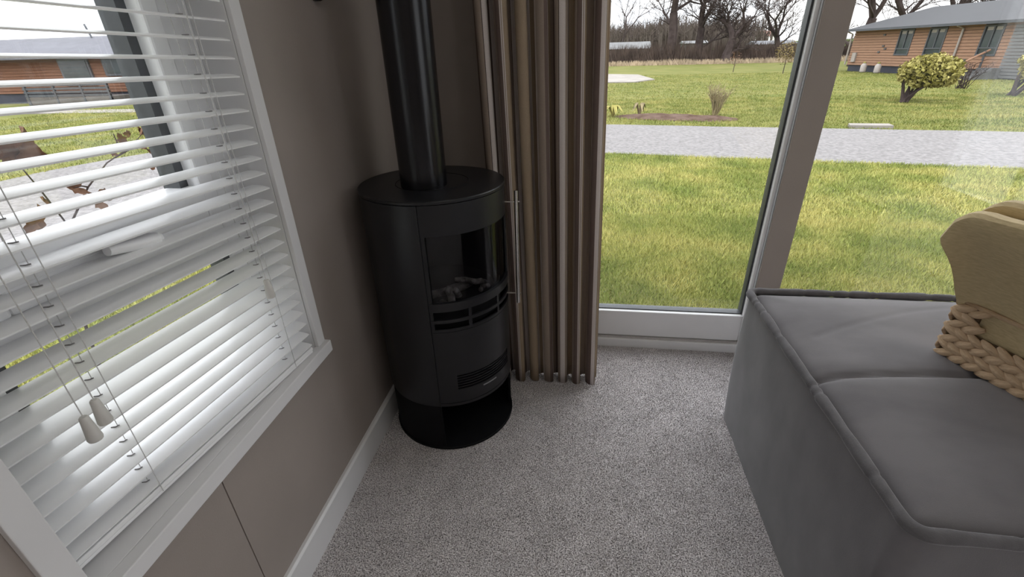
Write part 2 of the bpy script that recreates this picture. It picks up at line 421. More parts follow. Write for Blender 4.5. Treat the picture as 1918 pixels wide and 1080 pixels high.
# ------------------------------------------------------------------ back glazing (window_2 sliding door, post, window_3 fixed pane)
def glazing(name, x0, x1, label, ft=.07, bottom=.135, y0=YB + .02, y1=YB + .09):
    w = bpy.data.objects.new(name, None); COL.objects.link(w); w.location = (x0, YB + .05, 0); struct(w, label)
    f = MB()
    f.box((x0, y0, .055), (x0 + ft, y1, BZ1)); f.box((x1 - .020, y0, .055), (x1, y1, BZ1))
    f.box((x0 + ft, y0, .055), (x1 - .020, y1, .055 + bottom)); f.box((x0 + ft, y0, BZ1 - ft), (x1 - .020, y1, BZ1))
    fr = f.build('door_frame', upvc, w, bevel=.005)
    q = MB()   # dark rubber edge round the glass
    a0, a1, c0, c1 = x0 + ft, x1 - .020, .055 + bottom, BZ1 - ft
    g = .008
    q.box((a0, y0 + .02, c0), (a0 + g, y1 - .01, c1)); q.box((a1 - g, y0 + .02, c0), (a1, y1 - .01, c1))
    q.box((a0 + g, y0 + .02, c0), (a1 - g, y1 - .01, c0 + .005)); q.box((a0 + g, y0 + .02, c1 - g), (a1 - g, y1 - .01, c1))
    q.build('glazing_gasket', dark_frame, w)
    MB().box((a0 + .004, y0 + .034, c0 + .003), (a1 - .004, y0 + .040, c1 - .004)).build('pane', gm, w)
    # threshold below with a stepped track
    MB().box((x0, YB + .0, 0), (x1, y1, .043)).build('threshold', upvc, w, bevel=.003)
    MB().box((x0, YB + .012, .043), (x1, y1, .055)).build('track', chrome_m, w)
    return w
PX0, PX1 = .790, .880
glazing('window_2', BX0, PX0, 'white framed glass patio door beside the striped curtain', ft=.07)
glazing('window_3', PX1, BX1, 'large fixed glass pane behind the ottoman', ft=.012)
struct(MB().box((PX0 - .003, YB - .004, 0), (PX1 + .004, YB + .1, BZ1)).build('trim_6', taupe, bevel=.002), 'taupe painted post between the two glass panes')
struct(MB().box((PX0 - .0065, YB + .004, .055), (PX0 - .003, YB + .0195, BZ1)).build('trim_7', mat('grey_bead', (.45, .46, .48), .4, var=.02)), 'grey bead along the post')
# right-hand patio doors and an unseen left window added to let in daylight
w4 = bpy.data.objects.new('window_4', None); COL.objects.link(w4); w4.location = (XR + .05, 0, 0); struct(w4, 'white framed patio doors in the right wall')
m = MB()
for y in (RY0, -.08, RY1 - .06): m.box((XR + .03, y, .0), (XR + .1, y + .06, RZ1))
m.box((XR + .03, RY0 + .06, 0), (XR + .1, RY1 - .06, .09)); m.box((XR + .03, RY0 + .06, RZ1 - .06), (XR + .1, RY1 - .06, RZ1))
m.build('door_frame', upvc, w4)
MB().box((XR + .05, RY0 + .05, .08), (XR + .056, RY1 - .05, RZ1 - .05)).build('pane', gm, w4)
w5 = bpy.data.objects.new('fill_window', None); COL.objects.link(w5); w5.location = (XL - .1, -1.5, .6); struct(w5, 'white framed window added behind the camera to let in daylight')
m = MB()
for y in (-2.4, -1.53, -.66): m.box((XL - .13, y, .6), (XL - .07, y + .06, 2.1))
m.box((XL - .13, -2.34, .6), (XL - .07, -.66, .66)); m.box((XL - .13, -2.34, 2.04), (XL - .07, -.66, 2.1))
m.build('window_frame', upvc, w5)
MB().box((XL - .10, -2.35, .65), (XL - .095, -.65, 2.05)).build('pane', gm, w5)

# ------------------------------------------------------------------ unseen ceiling lights, added to brighten the interior
FILL_W = 0.5
glow = bpy.data.materials.new('fill_diffuser'); glow.use_nodes = True
gb = glow.node_tree.nodes['Principled BSDF']; gb.inputs['Emission Color'].default_value = (1, .97, .93, 1); gb.inputs['Emission Strength'].default_value = 2
k_ = 0
for lx in (.35, 1.25, 2.15):
    for ly, yn in ((-2.2, 'nearest the rear wall'), (-.9, 'midway'), (.45, 'nearest the glazed wall')):
        cl_ = thing('fill_light', 'added ceiling fill light %s in the row %s' % (yn, {.35: 'by the stove side', 1.25: 'along the centre', 2.15: 'by the patio doors'}[lx]), 'lamp', (lx, ly, ZC), group='added ceiling fill lights')
        MB().lathe((lx, ly), [(.062, ZC - .004), (.082, ZC - .006), (.085, ZC), (.062, ZC)], 32).build('bezel', white_paint, cl_, smooth='auto')
        MB().lathe((lx, ly), [(.001, ZC - .003), (.062, ZC - .003), (.062, ZC - .001), (.001, ZC - .001)], 24).build('diffuser', glow, cl_)
        ld = bpy.data.lights.new('fill_lamp', 'AREA'); ld.shape = 'DISK'; ld.size = .12; ld.energy = FILL_W; ld.color = (1, .97, .94)
        lo_ = bpy.data.objects.new('fill_lamp', ld); COL.objects.link(lo_); lo_.parent = cl_; lo_.location = (0, 0, -.008)

# ================================================================== VENETIAN BLIND
blind = thing('venetian_blind', 'white horizontal slat blind hanging askew in the side window', 'blind', (XL - .03, .65, .58))
B_YAW, B_TILT, S_TAU = rad(4.3), rad(1.25), rad(5.5)
SW, ST = .047, .0026
YF, YN = .966, .338              # far and near slat ends
FXF = -.7065                     # room-side edge of the slats at the far end
SLEN = (YF - YN) / math.cos(B_YAW)
def slat_mesh():
    m = MB(); n = 6; L = SLEN / 2
    top = []; bot = []
    for i in range(n + 1):
        u = -SW / 2 + SW * i / n; z = .0022 * (1 - (2 * u / SW) ** 2)
        top.append((u, z + ST / 2)); bot.append((u, z - ST / 2))
    prof = top + bot[::-1]; k = len(prof)
    vs = [(a, -L, z) for a, z in prof] + [(a, L, z) for a, z in prof]
    fs = [tuple(range(k)), tuple(range(k, 2 * k))[::-1]] + [(i, (i + 1) % k, k + (i + 1) % k, k + i) for i in range(k)]
    m.add(vs, fs)
    return m
# middle of the slat line
dirb = Vector((math.sin(B_YAW), math.cos(B_YAW), -math.tan(B_TILT)))
nb = Vector((math.cos(B_YAW), -math.sin(B_YAW), 0))
def slat_point(s, zfar, u=0):    # s metres from the far end, u across (towards the room positive, front edge at SW/2)
    p = Vector((FXF, YF, zfar)) - dirb * s * math.cos(B_YAW) / 1.0
    return p + nb * (u - SW / 2)
PITCHZ = .0334
zs = [.6035 + PITCHZ * i for i in range(32)]
first = None
for i, z in enumerate(zs):
    if first is None:
        first = slat_mesh().build('slat', slat_white, blind, smooth='auto'); o = first
    else:
        o = copy(first, blind)
    p = slat_point(SLEN / 2 / math.cos(B_YAW), z)
    p = slat_point(SLEN / 2, z)
    o.location = p - blind.location
    o.rotation_euler = (Matrix.Rotation(-B_YAW, 3, 'Z') @ Matrix.Rotation(-B_TILT, 3, 'X') @ Matrix.Rotation(S_TAU + rad(rnd.uniform(-.5, .5)), 3, 'Y')).to_euler()
# bottom rail: two stacked mouldings
rl = MB(); L = SLEN / 2
for (w_, z0, z1) in ((.046, -.004, .006), (.042, -.0125, -.0052)):
    rl.box((-w_ / 2, -L, z0), (w_ / 2, L, z1))
ob = rl.build('bottom_rail', slat_white, blind, bevel=.002)
pr = slat_point(SLEN / 2, .589); ob.location = pr - blind.location
ob.rotation_euler = (Matrix.Rotation(-B_YAW, 3, 'Z') @ Matrix.Rotation(-B_TILT, 3, 'X')).to_euler()
hz = zs[-1] + .03
ob = MB().box((-.026, -L, 0), (.026, L, .05)).build('headrail', slat_white, blind, bevel=.002)
ob.location = slat_point(SLEN / 2, hz) - blind.location; ob.rotation_euler = (0, 0, -B_YAW)
# ladder cords (front, back and lift cord at each station) and their slots
slots = MB()
for s in (.078, .475):
    for u, rr in ((SW / 2 + .0015, .0008), (-SW / 2 - .001, .0008), (0.0, .0007)):
        a = slat_point(s, zs[0] - .02, u); t_ = slat_point(s, hz, u)
        MB().tube([a, t_], rr, 5).build('ladder_cord', cord_m, blind)
    for z in zs:
        p = slat_point(s + .006, z, .002)
        slots.tube([p + Vector((-.006, -.001, .0042)), p + Vector((.001, .001, .0045)), p + Vector((.003, .006, .0045))], .0011, 5)
slots.build('cord_slot', slot_m, blind)['kind'] = 'stuff'
# pull cords with tassels
def pull(px, pyt, pyb, X, tilt=0):
    top = onx(px[0], pyt, X); bot = onx(px[1], pyb, X)
    c_ = MB().tube([bot + Vector((0, 0, .03)), Vector((bot.x, bot.y, hz))], .0009, 6).build('pull_cord', cord_m, blind)
    h = .043
    prof = [(.0045, bot.z + h), (.0060, bot.z + h - .002), (.0068, bot.z + h * .75), (.0100, bot.z + .003), (.0092, bot.z), (.004, bot.z)]
    MB().lathe((bot.x, bot.y), prof, 18).build('tassel', tassel_m, c_, smooth='auto')
pull((150, 180), 785, 822, -.688); pull((168, 199), 755, 790, -.690); pull((490, 508), 515, 556, -.672)

# ================================================================== STOVE
SC = (-.467, 1.426); SR = .231
stove = thing('stove', 'black cylindrical stove with curved glass door in the corner', 'stove', (SC[0], SC[1], 0))
A0, A1 = -85.0, 9.0              # door between these angles
MB().lathe(SC, [(.001, 0), (SR - .002, 0), (SR + .001, .003), (SR + .001, .009), (SR - .002, .012), (.001, .012)], 96).build('base_plate', stove_dark, stove, smooth='auto')
MB().arc(SC, A1, A0 + 360, SR - .012, SR - .003, .012, .205, 72).build('plinth', stove_dark, stove, smooth='auto')
MB().lathe(SC, [(.001, .196), (SR - .013, .196), (SR - .013, .204), (.001, .204)], 72).build('body_floor', stove_dark, stove, smooth='auto')
MB().arc(SC, A1 + .25, A0 + 359.75, SR - .006, SR, .205, .9245, 96).build('body_shell', stove_m, stove, smooth='auto', bevel=.0012)
MB().lathe(SC, [(.001, .926), (SR, .926), (SR + .0018, .928), (SR + .0018, .934), (SR - .0005, .9365), (.001, .9365)], 120).build('top_plate', stove_m, stove, smooth='auto')
rg = MB(); rg.tube([(SC[0] + .116 * math.cos(a), SC[1] + .116 * math.sin(a), .9365) for a in np.linspace(0, 2 * PI, 72, endpoint=False)], .0012, 5, closed=True)
rg.build('top_ring', stove_dark, stove)
door = MB().arc(SC, A0 + .25, A1 - .25, SR - .006, SR, .832, .9245, 48)
door.arc(SC, A0 + .25, A0 + 3.2, SR - .006, SR, .612, .832, 4); door.arc(SC, A1 - 3.2, A1 - .25, SR - .006, SR, .612, .832, 4)
door = door.build('door', stove_m, stove, smooth='auto')
MB().arc(SC, A0 + 2.8, A1 - 2.8, SR - .012, SR - .009, .605, .84, 48).build('glass', glass('stove_glass', (.75, .75, .77), .55), door, smooth='auto')
gr = MB().arc(SC, A0 + .25, A1 - .25, SR - .010, SR + .0015, .583, .612, 48)
gr.arc(SC, A0 + .25, A1 - .25, SR - .006, SR + .0005, .541, .5525, 48); gr.arc(SC, A0 + .25, A1 - .25, SR - .006, SR, .508, .5185, 48)
for a in (A0 + 1.6, -52.8, -22.5, A1 - 1.6): gr.arc(SC, a - 1.3, a + 1.3, SR - .006, SR - .0002, .5185, .583, 3)
gr.build('grate', stove_m, stove, smooth='auto')
gq = MB().arc(SC, A0 + 2, A1 - 2, SR - .03, SR - .028, .508, .60, 40).build('grate_back', stove_dark, stove, smooth='auto')
lp = MB()
lp.arc(SC, A0 + .25, A1 - .25, SR - .006, SR, .334, .5065, 48); lp.arc(SC, A0 + .25, A1 - .25, SR - .006, SR, .2195, .274, 48)
lp.arc(SC, A0 + .25, -68.5, SR - .006, SR, .274, .334, 10); lp.arc(SC, -8.5, A1 - .25, SR - .006, SR, .274, .334, 10)
drawer = lp.build('drawer_front', stove_m, stove, smooth='auto')
for k in range(5):
    z = .2795 + k * .0108
    MB().arc(SC, -68.5, -8.5, SR - .008, SR - .0025, z, z + .0036, 30).build('louvre', stove_m, drawer, smooth='auto')
MB().arc(SC, -68.5, -8.5, SR - .03, SR - .028, .27, .34, 30).build('louvre_back', stove_dark, drawer, smooth='auto')
MB().arc(SC, -45.5, -30.5, SR - .001, SR + .0008, .2585, .2635, 8).build('nameplate', plate_m, drawer)['label'] = 'small pale maker plate under the grille'
MB().arc(SC, A0 + .25, A1 - .25, SR - .006, SR - .0005, .205, .2165, 48).build('lower_lip', stove_m, stove, smooth='auto')
# firebox
fb = MB().arc(SC, A1 - 1, A0 + 361, SR - .05, SR - .045, .56, .86, 60).lathe(SC, [(.001, .556), (SR - .03, .556), (SR - .03, .561), (.001, .561)], 60)
fb.lathe(SC, [(.001, .86), (SR - .012, .86), (SR - .012, .866), (.001, .866)], 60)
fb.build('firebox', stove_dark, stove, smooth='auto')
# steel bar handle on two stand-offs
ha = rad(4.0); hp = Vector((SC[0] + .268 * math.cos(ha), SC[1] + .268 * math.sin(ha), 0))
hb = MB().tube([hp + Vector((0, 0, .497)), hp + Vector((0, 0, .905))], .0062, 16).build('handle', chrome_m, stove, smooth='auto')
hb['label'] = 'bright steel bar handle'
for z in (.535, .868):
    q0 = Vector((SC[0] + (SR - .002) * math.cos(ha), SC[1] + (SR - .002) * math.sin(ha), z)); q1 = hp + Vector((.012, .001, z))
    MB().tube([q0, q1], .0022, 8).build('stand_off', chrome_m, hb, smooth='auto')
# imitation logs in the firebox
def log(p, d, length, r0, label):
    p, d = Vector(p), Vector(d).normalized(); m = MB(); n = 7; pts = []; rr = []
    for i in range(n):
        pts.append(p + d * (length * (i / (n - 1) - .5)) + Vector((rnd.uniform(-1, 1), rnd.uniform(-1, 1), rnd.uniform(-1, 1))) * .002)
        rr.append(r0 * (rnd.uniform(.85, 1.1)) * (0.55 if i in (0, n - 1) else 1))
    return tag(m.tube(pts, rr, 9).build('fire_log', log_m, smooth=True), label, 'log', 'imitation logs in the stove')
fw = Vector((math.cos(rad(-38)), math.sin(rad(-38)), 0)); sd = Vector((-fw.y, fw.x, 0))
base = Vector((SC[0], SC[1], .575))
log(base + fw * .11 - sd * .02, (fw * .6 + Vector((0, 0, 1.0)) - sd * .7), .10, .012, 'upright pale imitation log near the middle of the stove grate')
log(base + fw * .12 - sd * .055 + Vector((0, 0, .003)), (sd * .3 + Vector((0, 0, .7)) - fw * .6), .085, .013, 'leaning imitation log left of the middle in the stove')
log(base + fw * .10 + sd * .05 + Vector((0, 0, .022)), (sd * 1.0 - Vector((0, 0, .35)) + fw * .3), .12, .011, 'slanting pale imitation log on the right of the stove fire')
log(base + fw * .06 - sd * .03, (sd + fw * .2), .20, .016, 'dark imitation log lying across the back of the stove fire')
log(base + fw * .13 - sd * .10 - Vector((0, 0, .003)), (fw * .5 + sd * .5), .06, .011, 'short imitation log at the left of the stove fire')
for k in range(9):
    a = rnd.uniform(-60, 55); rr_ = rnd.uniform(.13, .165)
    p = base + (fw * math.cos(rad(a)) + sd * math.sin(rad(a))) * rr_ + Vector((0, 0, -.006))
    tag(MB().ball(p, (rnd.uniform(.008, .014), rnd.uniform(.008, .012), .009), 8, 5).build('ember_coal', log_m, smooth=True), 'small grey imitation coal on the stove fire bed', 'coal', 'imitation coals in the stove')
# flue
FC = (-.480, 1.383)
tag(MB().lathe(FC, [(.001, .937), (.0715, .937), (.0715, ZC - .001), (.001, ZC - .001)], 72).build('flue_pipe', flue_m, smooth='auto'), 'glossy black flue pipe rising from the stove top', 'flue')

# small dark wall light above the frame
sc = thing('wall_light', 'dark bronze wall light on the left wall above the stove', 'lamp', (XL, 1.365, 1.47))
bz = mat('dark_bronze', (.03, .018, .016), .4, .6, var=.1)
MB().tube([(XL, 1.365, 1.479), (XL + .012, 1.365, 1.479)], .045, 32).build('back_plate', bz, sc, smooth='auto')
MB().tube([(XL + .01, 1.365, 1.479), (XL + .045, 1.365, 1.479), (XL + .06, 1.365, 1.53), (XL + .06, 1.365, 1.57)], .006, 10).build('arm', bz, sc, smooth=True)
MB().lathe((XL + .06, 1.365), [(.03, 1.57), (.055, 1.70), (.053, 1.70), (.028, 1.572)], 28).build('lamp_shade', mat('cream_shade', (.6, .55, .46), .8, var=.03), sc, smooth='auto')

# ================================================================== CURTAIN (striped)
cm = bpy.data.materials.new('striped_linen'); cm.use_nodes = True
t = cm.node_tree; b = t.nodes['Principled BSDF']; b.inputs['Roughness'].default_value = .9; b.inputs['Specular IOR Level'].default_value = .15
uvn = t.nodes.new('ShaderNodeUVMap'); sp = t.nodes.new('ShaderNodeSeparateXYZ'); t.links.new(uvn.outputs[0], sp.inputs[0])
fr = t.nodes.new('ShaderNodeMath'); fr.operation = 'FRACT'; t.links.new(sp.outputs['X'], fr.inputs[0])
cr = t.nodes.new('ShaderNodeValToRGB'); cr.color_ramp.interpolation = 'CONSTANT'
TAN, WHT, BRN, TPE, DRK = (.43, .335, .24, 1), (.74, .67, .635, 1), (.19, .14, .122, 1), (.39, .315, .26, 1), (.09, .068, .062, 1)
stops = [(0, TAN), (.24, DRK), (.247, WHT), (.315, BRN), (.39, TPE), (.50, WHT), (.57, DRK), (.577, TPE), (.735, DRK), (.742, TAN), (.865, WHT), (.877, TPE), (.89, WHT), (.902, BRN), (.96, TPE)]
el = cr.color_ramp.elements; el[0].position = 0; el[0].color = TAN; el[1].position = stops[-1][0]; el[1].color = stops[-1][1]
for p_, c_ in stops[1:-1]:
    q = el.new(p_); q.color = c_
t.links.new(fr.outputs[0], cr.inputs['Fac'])
nn = t.nodes.new('ShaderNodeTexNoise'); nn.inputs['Scale'].default_value = 350
tcn = t.nodes.new('ShaderNodeTexCoord'); t.links.new(tcn.outputs['Object'], nn.inputs['Vector'])
mr = t.nodes.new('ShaderNodeMapRange'); mr.inputs['To Min'].default_value = .88; mr.inputs['To Max'].default_value = 1.12; t.links.new(nn.outputs['Fac'], mr.inputs['Value'])
sm = t.nodes.new('ShaderNodeVectorMath'); sm.operation = 'SCALE'; t.links.new(cr.outputs['Color'], sm.inputs[0]); t.links.new(mr.outputs[0], sm.inputs['Scale'])
t.links.new(sm.outputs[0], b.inputs['Base Color'])
tl = t.nodes.new('ShaderNodeBsdfTranslucent'); t.links.new(sm.outputs[0], tl.inputs['Color'])
mxs = t.nodes.new('ShaderNodeMixShader'); mxs.inputs[0].default_value = .22
t.links.new(b.outputs[0], mxs.inputs[1]); t.links.new(tl.outputs[0], mxs.inputs[2]); t.links.new(mxs.outputs[0], t.nodes['Material Output'].inputs[0])
bp = t.nodes.new('ShaderNodeBump'); bp.inputs['Strength'].default_value = .2; bp.inputs['Distance'].default_value = .002; t.links.new(nn.outputs['Fac'], bp.inputs['Height']); t.links.new(bp.outputs[0], b.inputs['Normal'])

def curtain(name, xt, xb, yt, yb, zt, zb, nfold, amp_t, amp_b, label, phase=0, period=.30, seed=1):
    r_ = random.Random(seed)
    nu, nv = nfold * 22, 30
    wob = [r_.uniform(-.35, .35) for _ in range(nfold + 2)]; am = [r_.uniform(.7, 1.15) for _ in range(nfold + 2)]
    vs = []
    for j in range(nv + 1):
        h = j / nv                     # 0 top .. 1 bottom
        z = zt + (zb - zt) * h
        for i in range(nu + 1):
            s = i / nu * nfold
            k = int(min(s, nfold - 1e-6)); f_ = s - k
            w = wob[k] * (1 - f_) + wob[k + 1] * f_
            A = (amp_t + (amp_b - amp_t) * h) * (am[k] * (1 - f_) + am[k + 1] * f_)
            ph = 2 * PI * (s + .22 * w * h + phase)
            x = (xt[0] + (xt[1] - xt[0]) * (i / nu)) * (1 - h) + (xb[0] + (xb[1] - xb[0]) * (i / nu)) * h
            x += A * .55 * math.sin(2 * ph) * .5
            y = yt * (1 - h) + yb * h + A * math.cos(ph) + .006 * math.sin(9 * h + 5 * s)
            zz = z + (.006 * math.sin(ph) if j == nv else 0)
            vs.append((x, y, zz))
    fs = [(j * (nu + 1) + i, j * (nu + 1) + i + 1, (j + 1) * (nu + 1) + i + 1, (j + 1) * (nu + 1) + i) for j in range(nv) for i in range(nu)]
    me = bpy.data.meshes.new(name); me.from_pydata(vs, [], fs); me.update()
    arcl = [0]
    for i in range(nu):
        a, b_ = Vector(vs[i]), Vector(vs[i + 1]); arcl.append(arcl[-1] + (a - b_).length)
    uv = me.uv_layers.new(name='UVMap')
    for lp_ in me.loops:
        k = lp_.vertex_index; i = k % (nu + 1); j = k // (nu + 1)
        uv.data[lp_.index].uv = ((arcl[-1] - arcl[i]) / period + .02, j / nv)
    return me
ct = thing('curtain', 'striped beige and brown floor-length curtain beside the stove', 'curtain', (-.1, 1.7, 0))
me = curtain('drape', (-.415, .056), (-.315, .112), 1.80, 1.655, 2.6, .006, 7, .042, .040, '', seed=8, period=.27)
o = link('drape', me, cm, ct, smooth=True, fix=False)
sol = o.modifiers.new('solid', 'SOLIDIFY'); sol.thickness = .002
MB().tube([(-.62, 1.80, 2.62), (2.7, 1.80, 2.62)], .014, 16).build('curtain_pole', mat('brushed_nickel', (.45, .44, .43), .3, 1, var=.03), None, smooth='auto')
po = bpy.data.objects['curtain_pole']; tag(po, 'brushed nickel curtain pole above the glazing', 'curtain pole')

# ================================================================== OTTOMAN
OX0, OX1, OYa, OYb, OH = .592, 1.512, .602, 1.518, .54
ott = thing('ottoman', 'large square charcoal velvet ottoman with piped edges', 'ottoman', ((OX0 + OX1) / 2, (OYa + OYb) / 2, 0))
def rrect(x0, x1, y0, y1, r, seg=8):
    pts = []
    for cx, cy, a in ((x1 - r, y0 + r, -90), (x1 - r, y1 - r, 0), (x0 + r, y1 - r, 90), (x0 + r, y0 + r, 180)):
        for i in range(seg + 1):
            t_ = rad(a + 90 * i / seg); pts.append((cx + r * math.cos(t_), cy + r * math.sin(t_)))
    return pts
def dense(pts, step):
    out = []
    for i in range(len(pts)):
        a, b_ = Vector(pts[i]), Vector(pts[(i + 1) % len(pts)]); n = max(1, int((b_ - a).length / step))
        for k in range(n): out.append(tuple(a.lerp(b_, k / n)))
    return out
ring0 = dense(rrect(OX0, OX1, OYa, OYb, .035), .03)
m = MB(); NZ = 12; n = len(ring0); cx, cy = (OX0 + OX1) / 2, (OYa + OYb) / 2
for j in range(NZ + 1):
    z = (OH - .012) * j / NZ
    for (x, y) in ring0:
        k = 1 + .012 * math.sin(PI * j / NZ) + .004 * noise.noise(Vector((x * 6, y * 6, z * 5)))
        k *= (1 - .012 * (1 - j / NZ))
        m.v.append((cx + (x - cx) * k, cy + (y - cy) * k, z))
for j in range(NZ):
    for i in range(n): m.f.append((j * n + i, j * n + (i + 1) % n, (j + 1) * n + (i + 1) % n, (j + 1) * n + i))
m.f.append(tuple(range(n))[::-1]); m.f.append(tuple(range(NZ * n, NZ * n + n)))
m.build('side_panel', velvet, ott, smooth='auto')
# top: four domed quarters with recessed seams
NG = 90; m = MB()
def top_z(u, v):
    # u, v in 0..1
    e = min(u, 1 - u, v, 1 - v)
    z = OH + .020 * (1 - (1 - min(1, e / .12)) ** 2) + .010 * math.sin(PI * u) * math.sin(PI * v)
    sv = v - (.465 + .035 * math.sin(PI * min(1, u * 1.0)))
    su = u - (.5 + .03 * math.sin(PI * v))
    z -= .011 * math.exp(-(sv / .008) ** 2) + .006 * math.exp(-(sv / .035) ** 2)
    # creases pressed into the pile
    d1 = v - (.62 + .30 * math.sin(min(1, u / .8) * PI / 2)); z -= .0022 * math.exp(-(d1 / .010) ** 2) * (1 if .08 < u < .8 else 0)
    z += .0025 * noise.noise(Vector((u * 5, v * 5, 3)))
    return z - .016 * (1 - min(1, e / .03)) ** 2
for j in range(NG + 1):
    for i in range(NG + 1):
        u, v = i / NG, j / NG
        m.v.append((OX0 + .012 + (OX1 - OX0 - .024) * u, OYa + .012 + (OYb - OYa - .024) * v, top_z(u, v) - .004))
for j in range(NG):
    for i in range(NG):
        a = j * (NG + 1) + i; m.f.append((a, a + 1, a + NG + 2, a + NG + 1))
m.build('top_cushion', velvet, ott, smooth=True)
# piping with gathered pinches
ring1 = dense(rrect(OX0 + .002, OX1 - .002, OYa + .002, OYb - .002, .03), .006)
pinch = [rnd.uniform(0, len(ring1)) for _ in range(46)]
rr = []; pts = []
for i, (x, y) in enumerate(ring1):
    r_ = .0125 + .001 * math.sin(i * .21) + .0008 * noise.noise(Vector((x * 30, y * 30, 0)))
    for q in pinch: r_ -= .0026 * math.exp(-((i - q) / .9) ** 2)
    rr.append(r_); pts.append((x, y, OH + .001 + .002 * noise.noise(Vector((x * 9, y * 9, 1)))))
MB().tube(pts, rr, 10, closed=True).build('piping', velvet_dark, ott, smooth=True)

# ================================================================== BASKET with folded throw
BL, BW, BH = .40, .28, .152
bdir = Vector((.338, -.941, 0)); bnor = Vector((.941, .338, 0))
bcorner = Vector((.957, 1.154, OH + .024))
bang = math.atan2(bdir.y, bdir.x)
bk = thing('basket', 'woven seagrass basket with cut-out handle on the ottoman', 'basket', bcorner, bang)
# local: X along the visible long side, Y to the inside (left of X is +Y -> inside)
strand = MB()
nu, nv = 10, 7
for i in range(nv + 1):
    t_ = i / nv; r_ = .0105 * math.sin(PI * (.10 + .80 * t_)) ** .7; 
    for j in range(nu):
        a = 2 * PI * j / nu
        strand.v.append((-.026 + .052 * t_, r_ * .62 * math.sin(a) + .0035 * math.sin(PI * t_) * -1, r_ * math.cos(a)))
for i in range(nv):
    for j in range(nu): strand.f.append((i * nu + j, i * nu + (j + 1) % nu, (i + 1) * nu + (j + 1) % nu, (i + 1) * nu + j))
strand.f.append(tuple(range(nu))[::-1]); strand.f.append(tuple(range(nv * nu, nv * nu + nu)))
proto = None
HOLE = (.062, .27)
def add_strand(p, rz, tilt, sc=1.0):
    global proto
    if proto is None:
        proto = strand.build('strand', seagrass, bk, smooth=True, local=True); o = proto
    else: o = copy(proto, bk)
    o.location = p; o.rotation_euler = (0, tilt, rz); o.scale = (sc, 1, rnd.uniform(.92, 1.12))
rows = 7; rh = BH / rows
for r_ in range(rows):
    z = rh * (r_ + .5)
    for side in range(4):
        Lx = BL if side % 2 == 0 else BW
        cnt = int(Lx / .031)
        for k in range(cnt + (r_ % 2)):
            s = (k + (.5 if r_ % 2 == 0 else 0)) * Lx / cnt
            s = min(max(s, .012), Lx - .012)
            if side in (0, 2) and z > BH * .52 and z < BH * .97 and HOLE[0] < s < HOLE[1]: continue
            if side in (1, 2) and r_ % 2 and k % 2: continue
            tl = (.42 if r_ % 2 else -.42) + rnd.uniform(-.1, .1)
            if side == 0: p = (s, -.004, z); rz = 0
            elif side == 1: p = (BL + .004, s, z); rz = PI / 2
            elif side == 2: p = (BL - s, BW + .004, z); rz = PI
            else: p = (-.004, BW - s, z); rz = -PI / 2
            add_strand(p, rz, tl)
core = MB()
zt = BH * .55
core.box((0, 0, 0), (BL, BW, .008))
core.box((0, .002, 0), (BL, .008, zt)); core.box((0, .002, zt), (HOLE[0] - .012, .008, BH)); core.box((HOLE[1] + .012, .002, zt), (BL, .008, BH))
core.box((0, BW - .008, 0), (BL, BW - .002, zt)); core.box((0, BW - .008, zt), (HOLE[0] - .012, BW - .002, BH)); core.box((HOLE[1] + .012, BW - .008, zt), (BL, BW - .002, BH))
core.box((.002, 0, 0), (.008, BW, BH)); core.box((BL - .008, 0, 0), (BL - .002, BW, BH))
core.build('basket_core', seagrass_dk, bk, local=True)
rim = dense(rrect(-.002, BL + .002, -.002, BW + .002, .02), .02)
MB().tube([(x, y, BH + .003) for x, y in rim], .006, 8, closed=True).build('rim', seagrass, bk, smooth=True, local=True)

tm = bpy.data.materials.new('mustard_throw'); tm.use_nodes = True
t = tm.node_tree; b = t.nodes['Principled BSDF']; b.inputs['Roughness'].default_value = .95; b.inputs['Specular IOR Level'].default_value = .1; b.inputs['Sheen Weight'].default_value = .2
c = t.nodes.new('ShaderNodeTexCoord'); mpn = t.nodes.new('ShaderNodeMapping'); mpn.inputs['Scale'].default_value = (.45, .45, 2.2)
t.links.new(c.outputs['Object'], mpn.inputs['Vector'])
n = t.nodes.new('ShaderNodeTexNoise'); n.inputs['Scale'].default_value = 150; n.inputs['Detail'].default_value = 2; t.links.new(mpn.outputs[0], n.inputs['Vector'])
r = t.nodes.new('ShaderNodeValToRGB'); r.color_ramp.elements[0].position = .3; r.color_ramp.elements[0].color = (.54, .425, .24, 1); r.color_ramp.elements[1].position = .7; r.color_ramp.elements[1].color = (.66, .53, .315, 1)
t.links.new(n.outputs['Fac'], r.inputs['Fac']); t.links.new(r.outputs[0], b.inputs['Base Color'])
bp = t.nodes.new('ShaderNodeBump'); bp.inputs['Strength'].default_value = .35; bp.inputs['Distance'].default_value = .002; t.links.new(n.outputs['Fac'], bp.inputs['Height']); t.links.new(bp.outputs[0], b.inputs['Normal'])
th = thing('throw_blanket', 'folded mustard woven throw standing in the seagrass basket', 'blanket', bcorner + Vector((0, 0, .01)), bang)
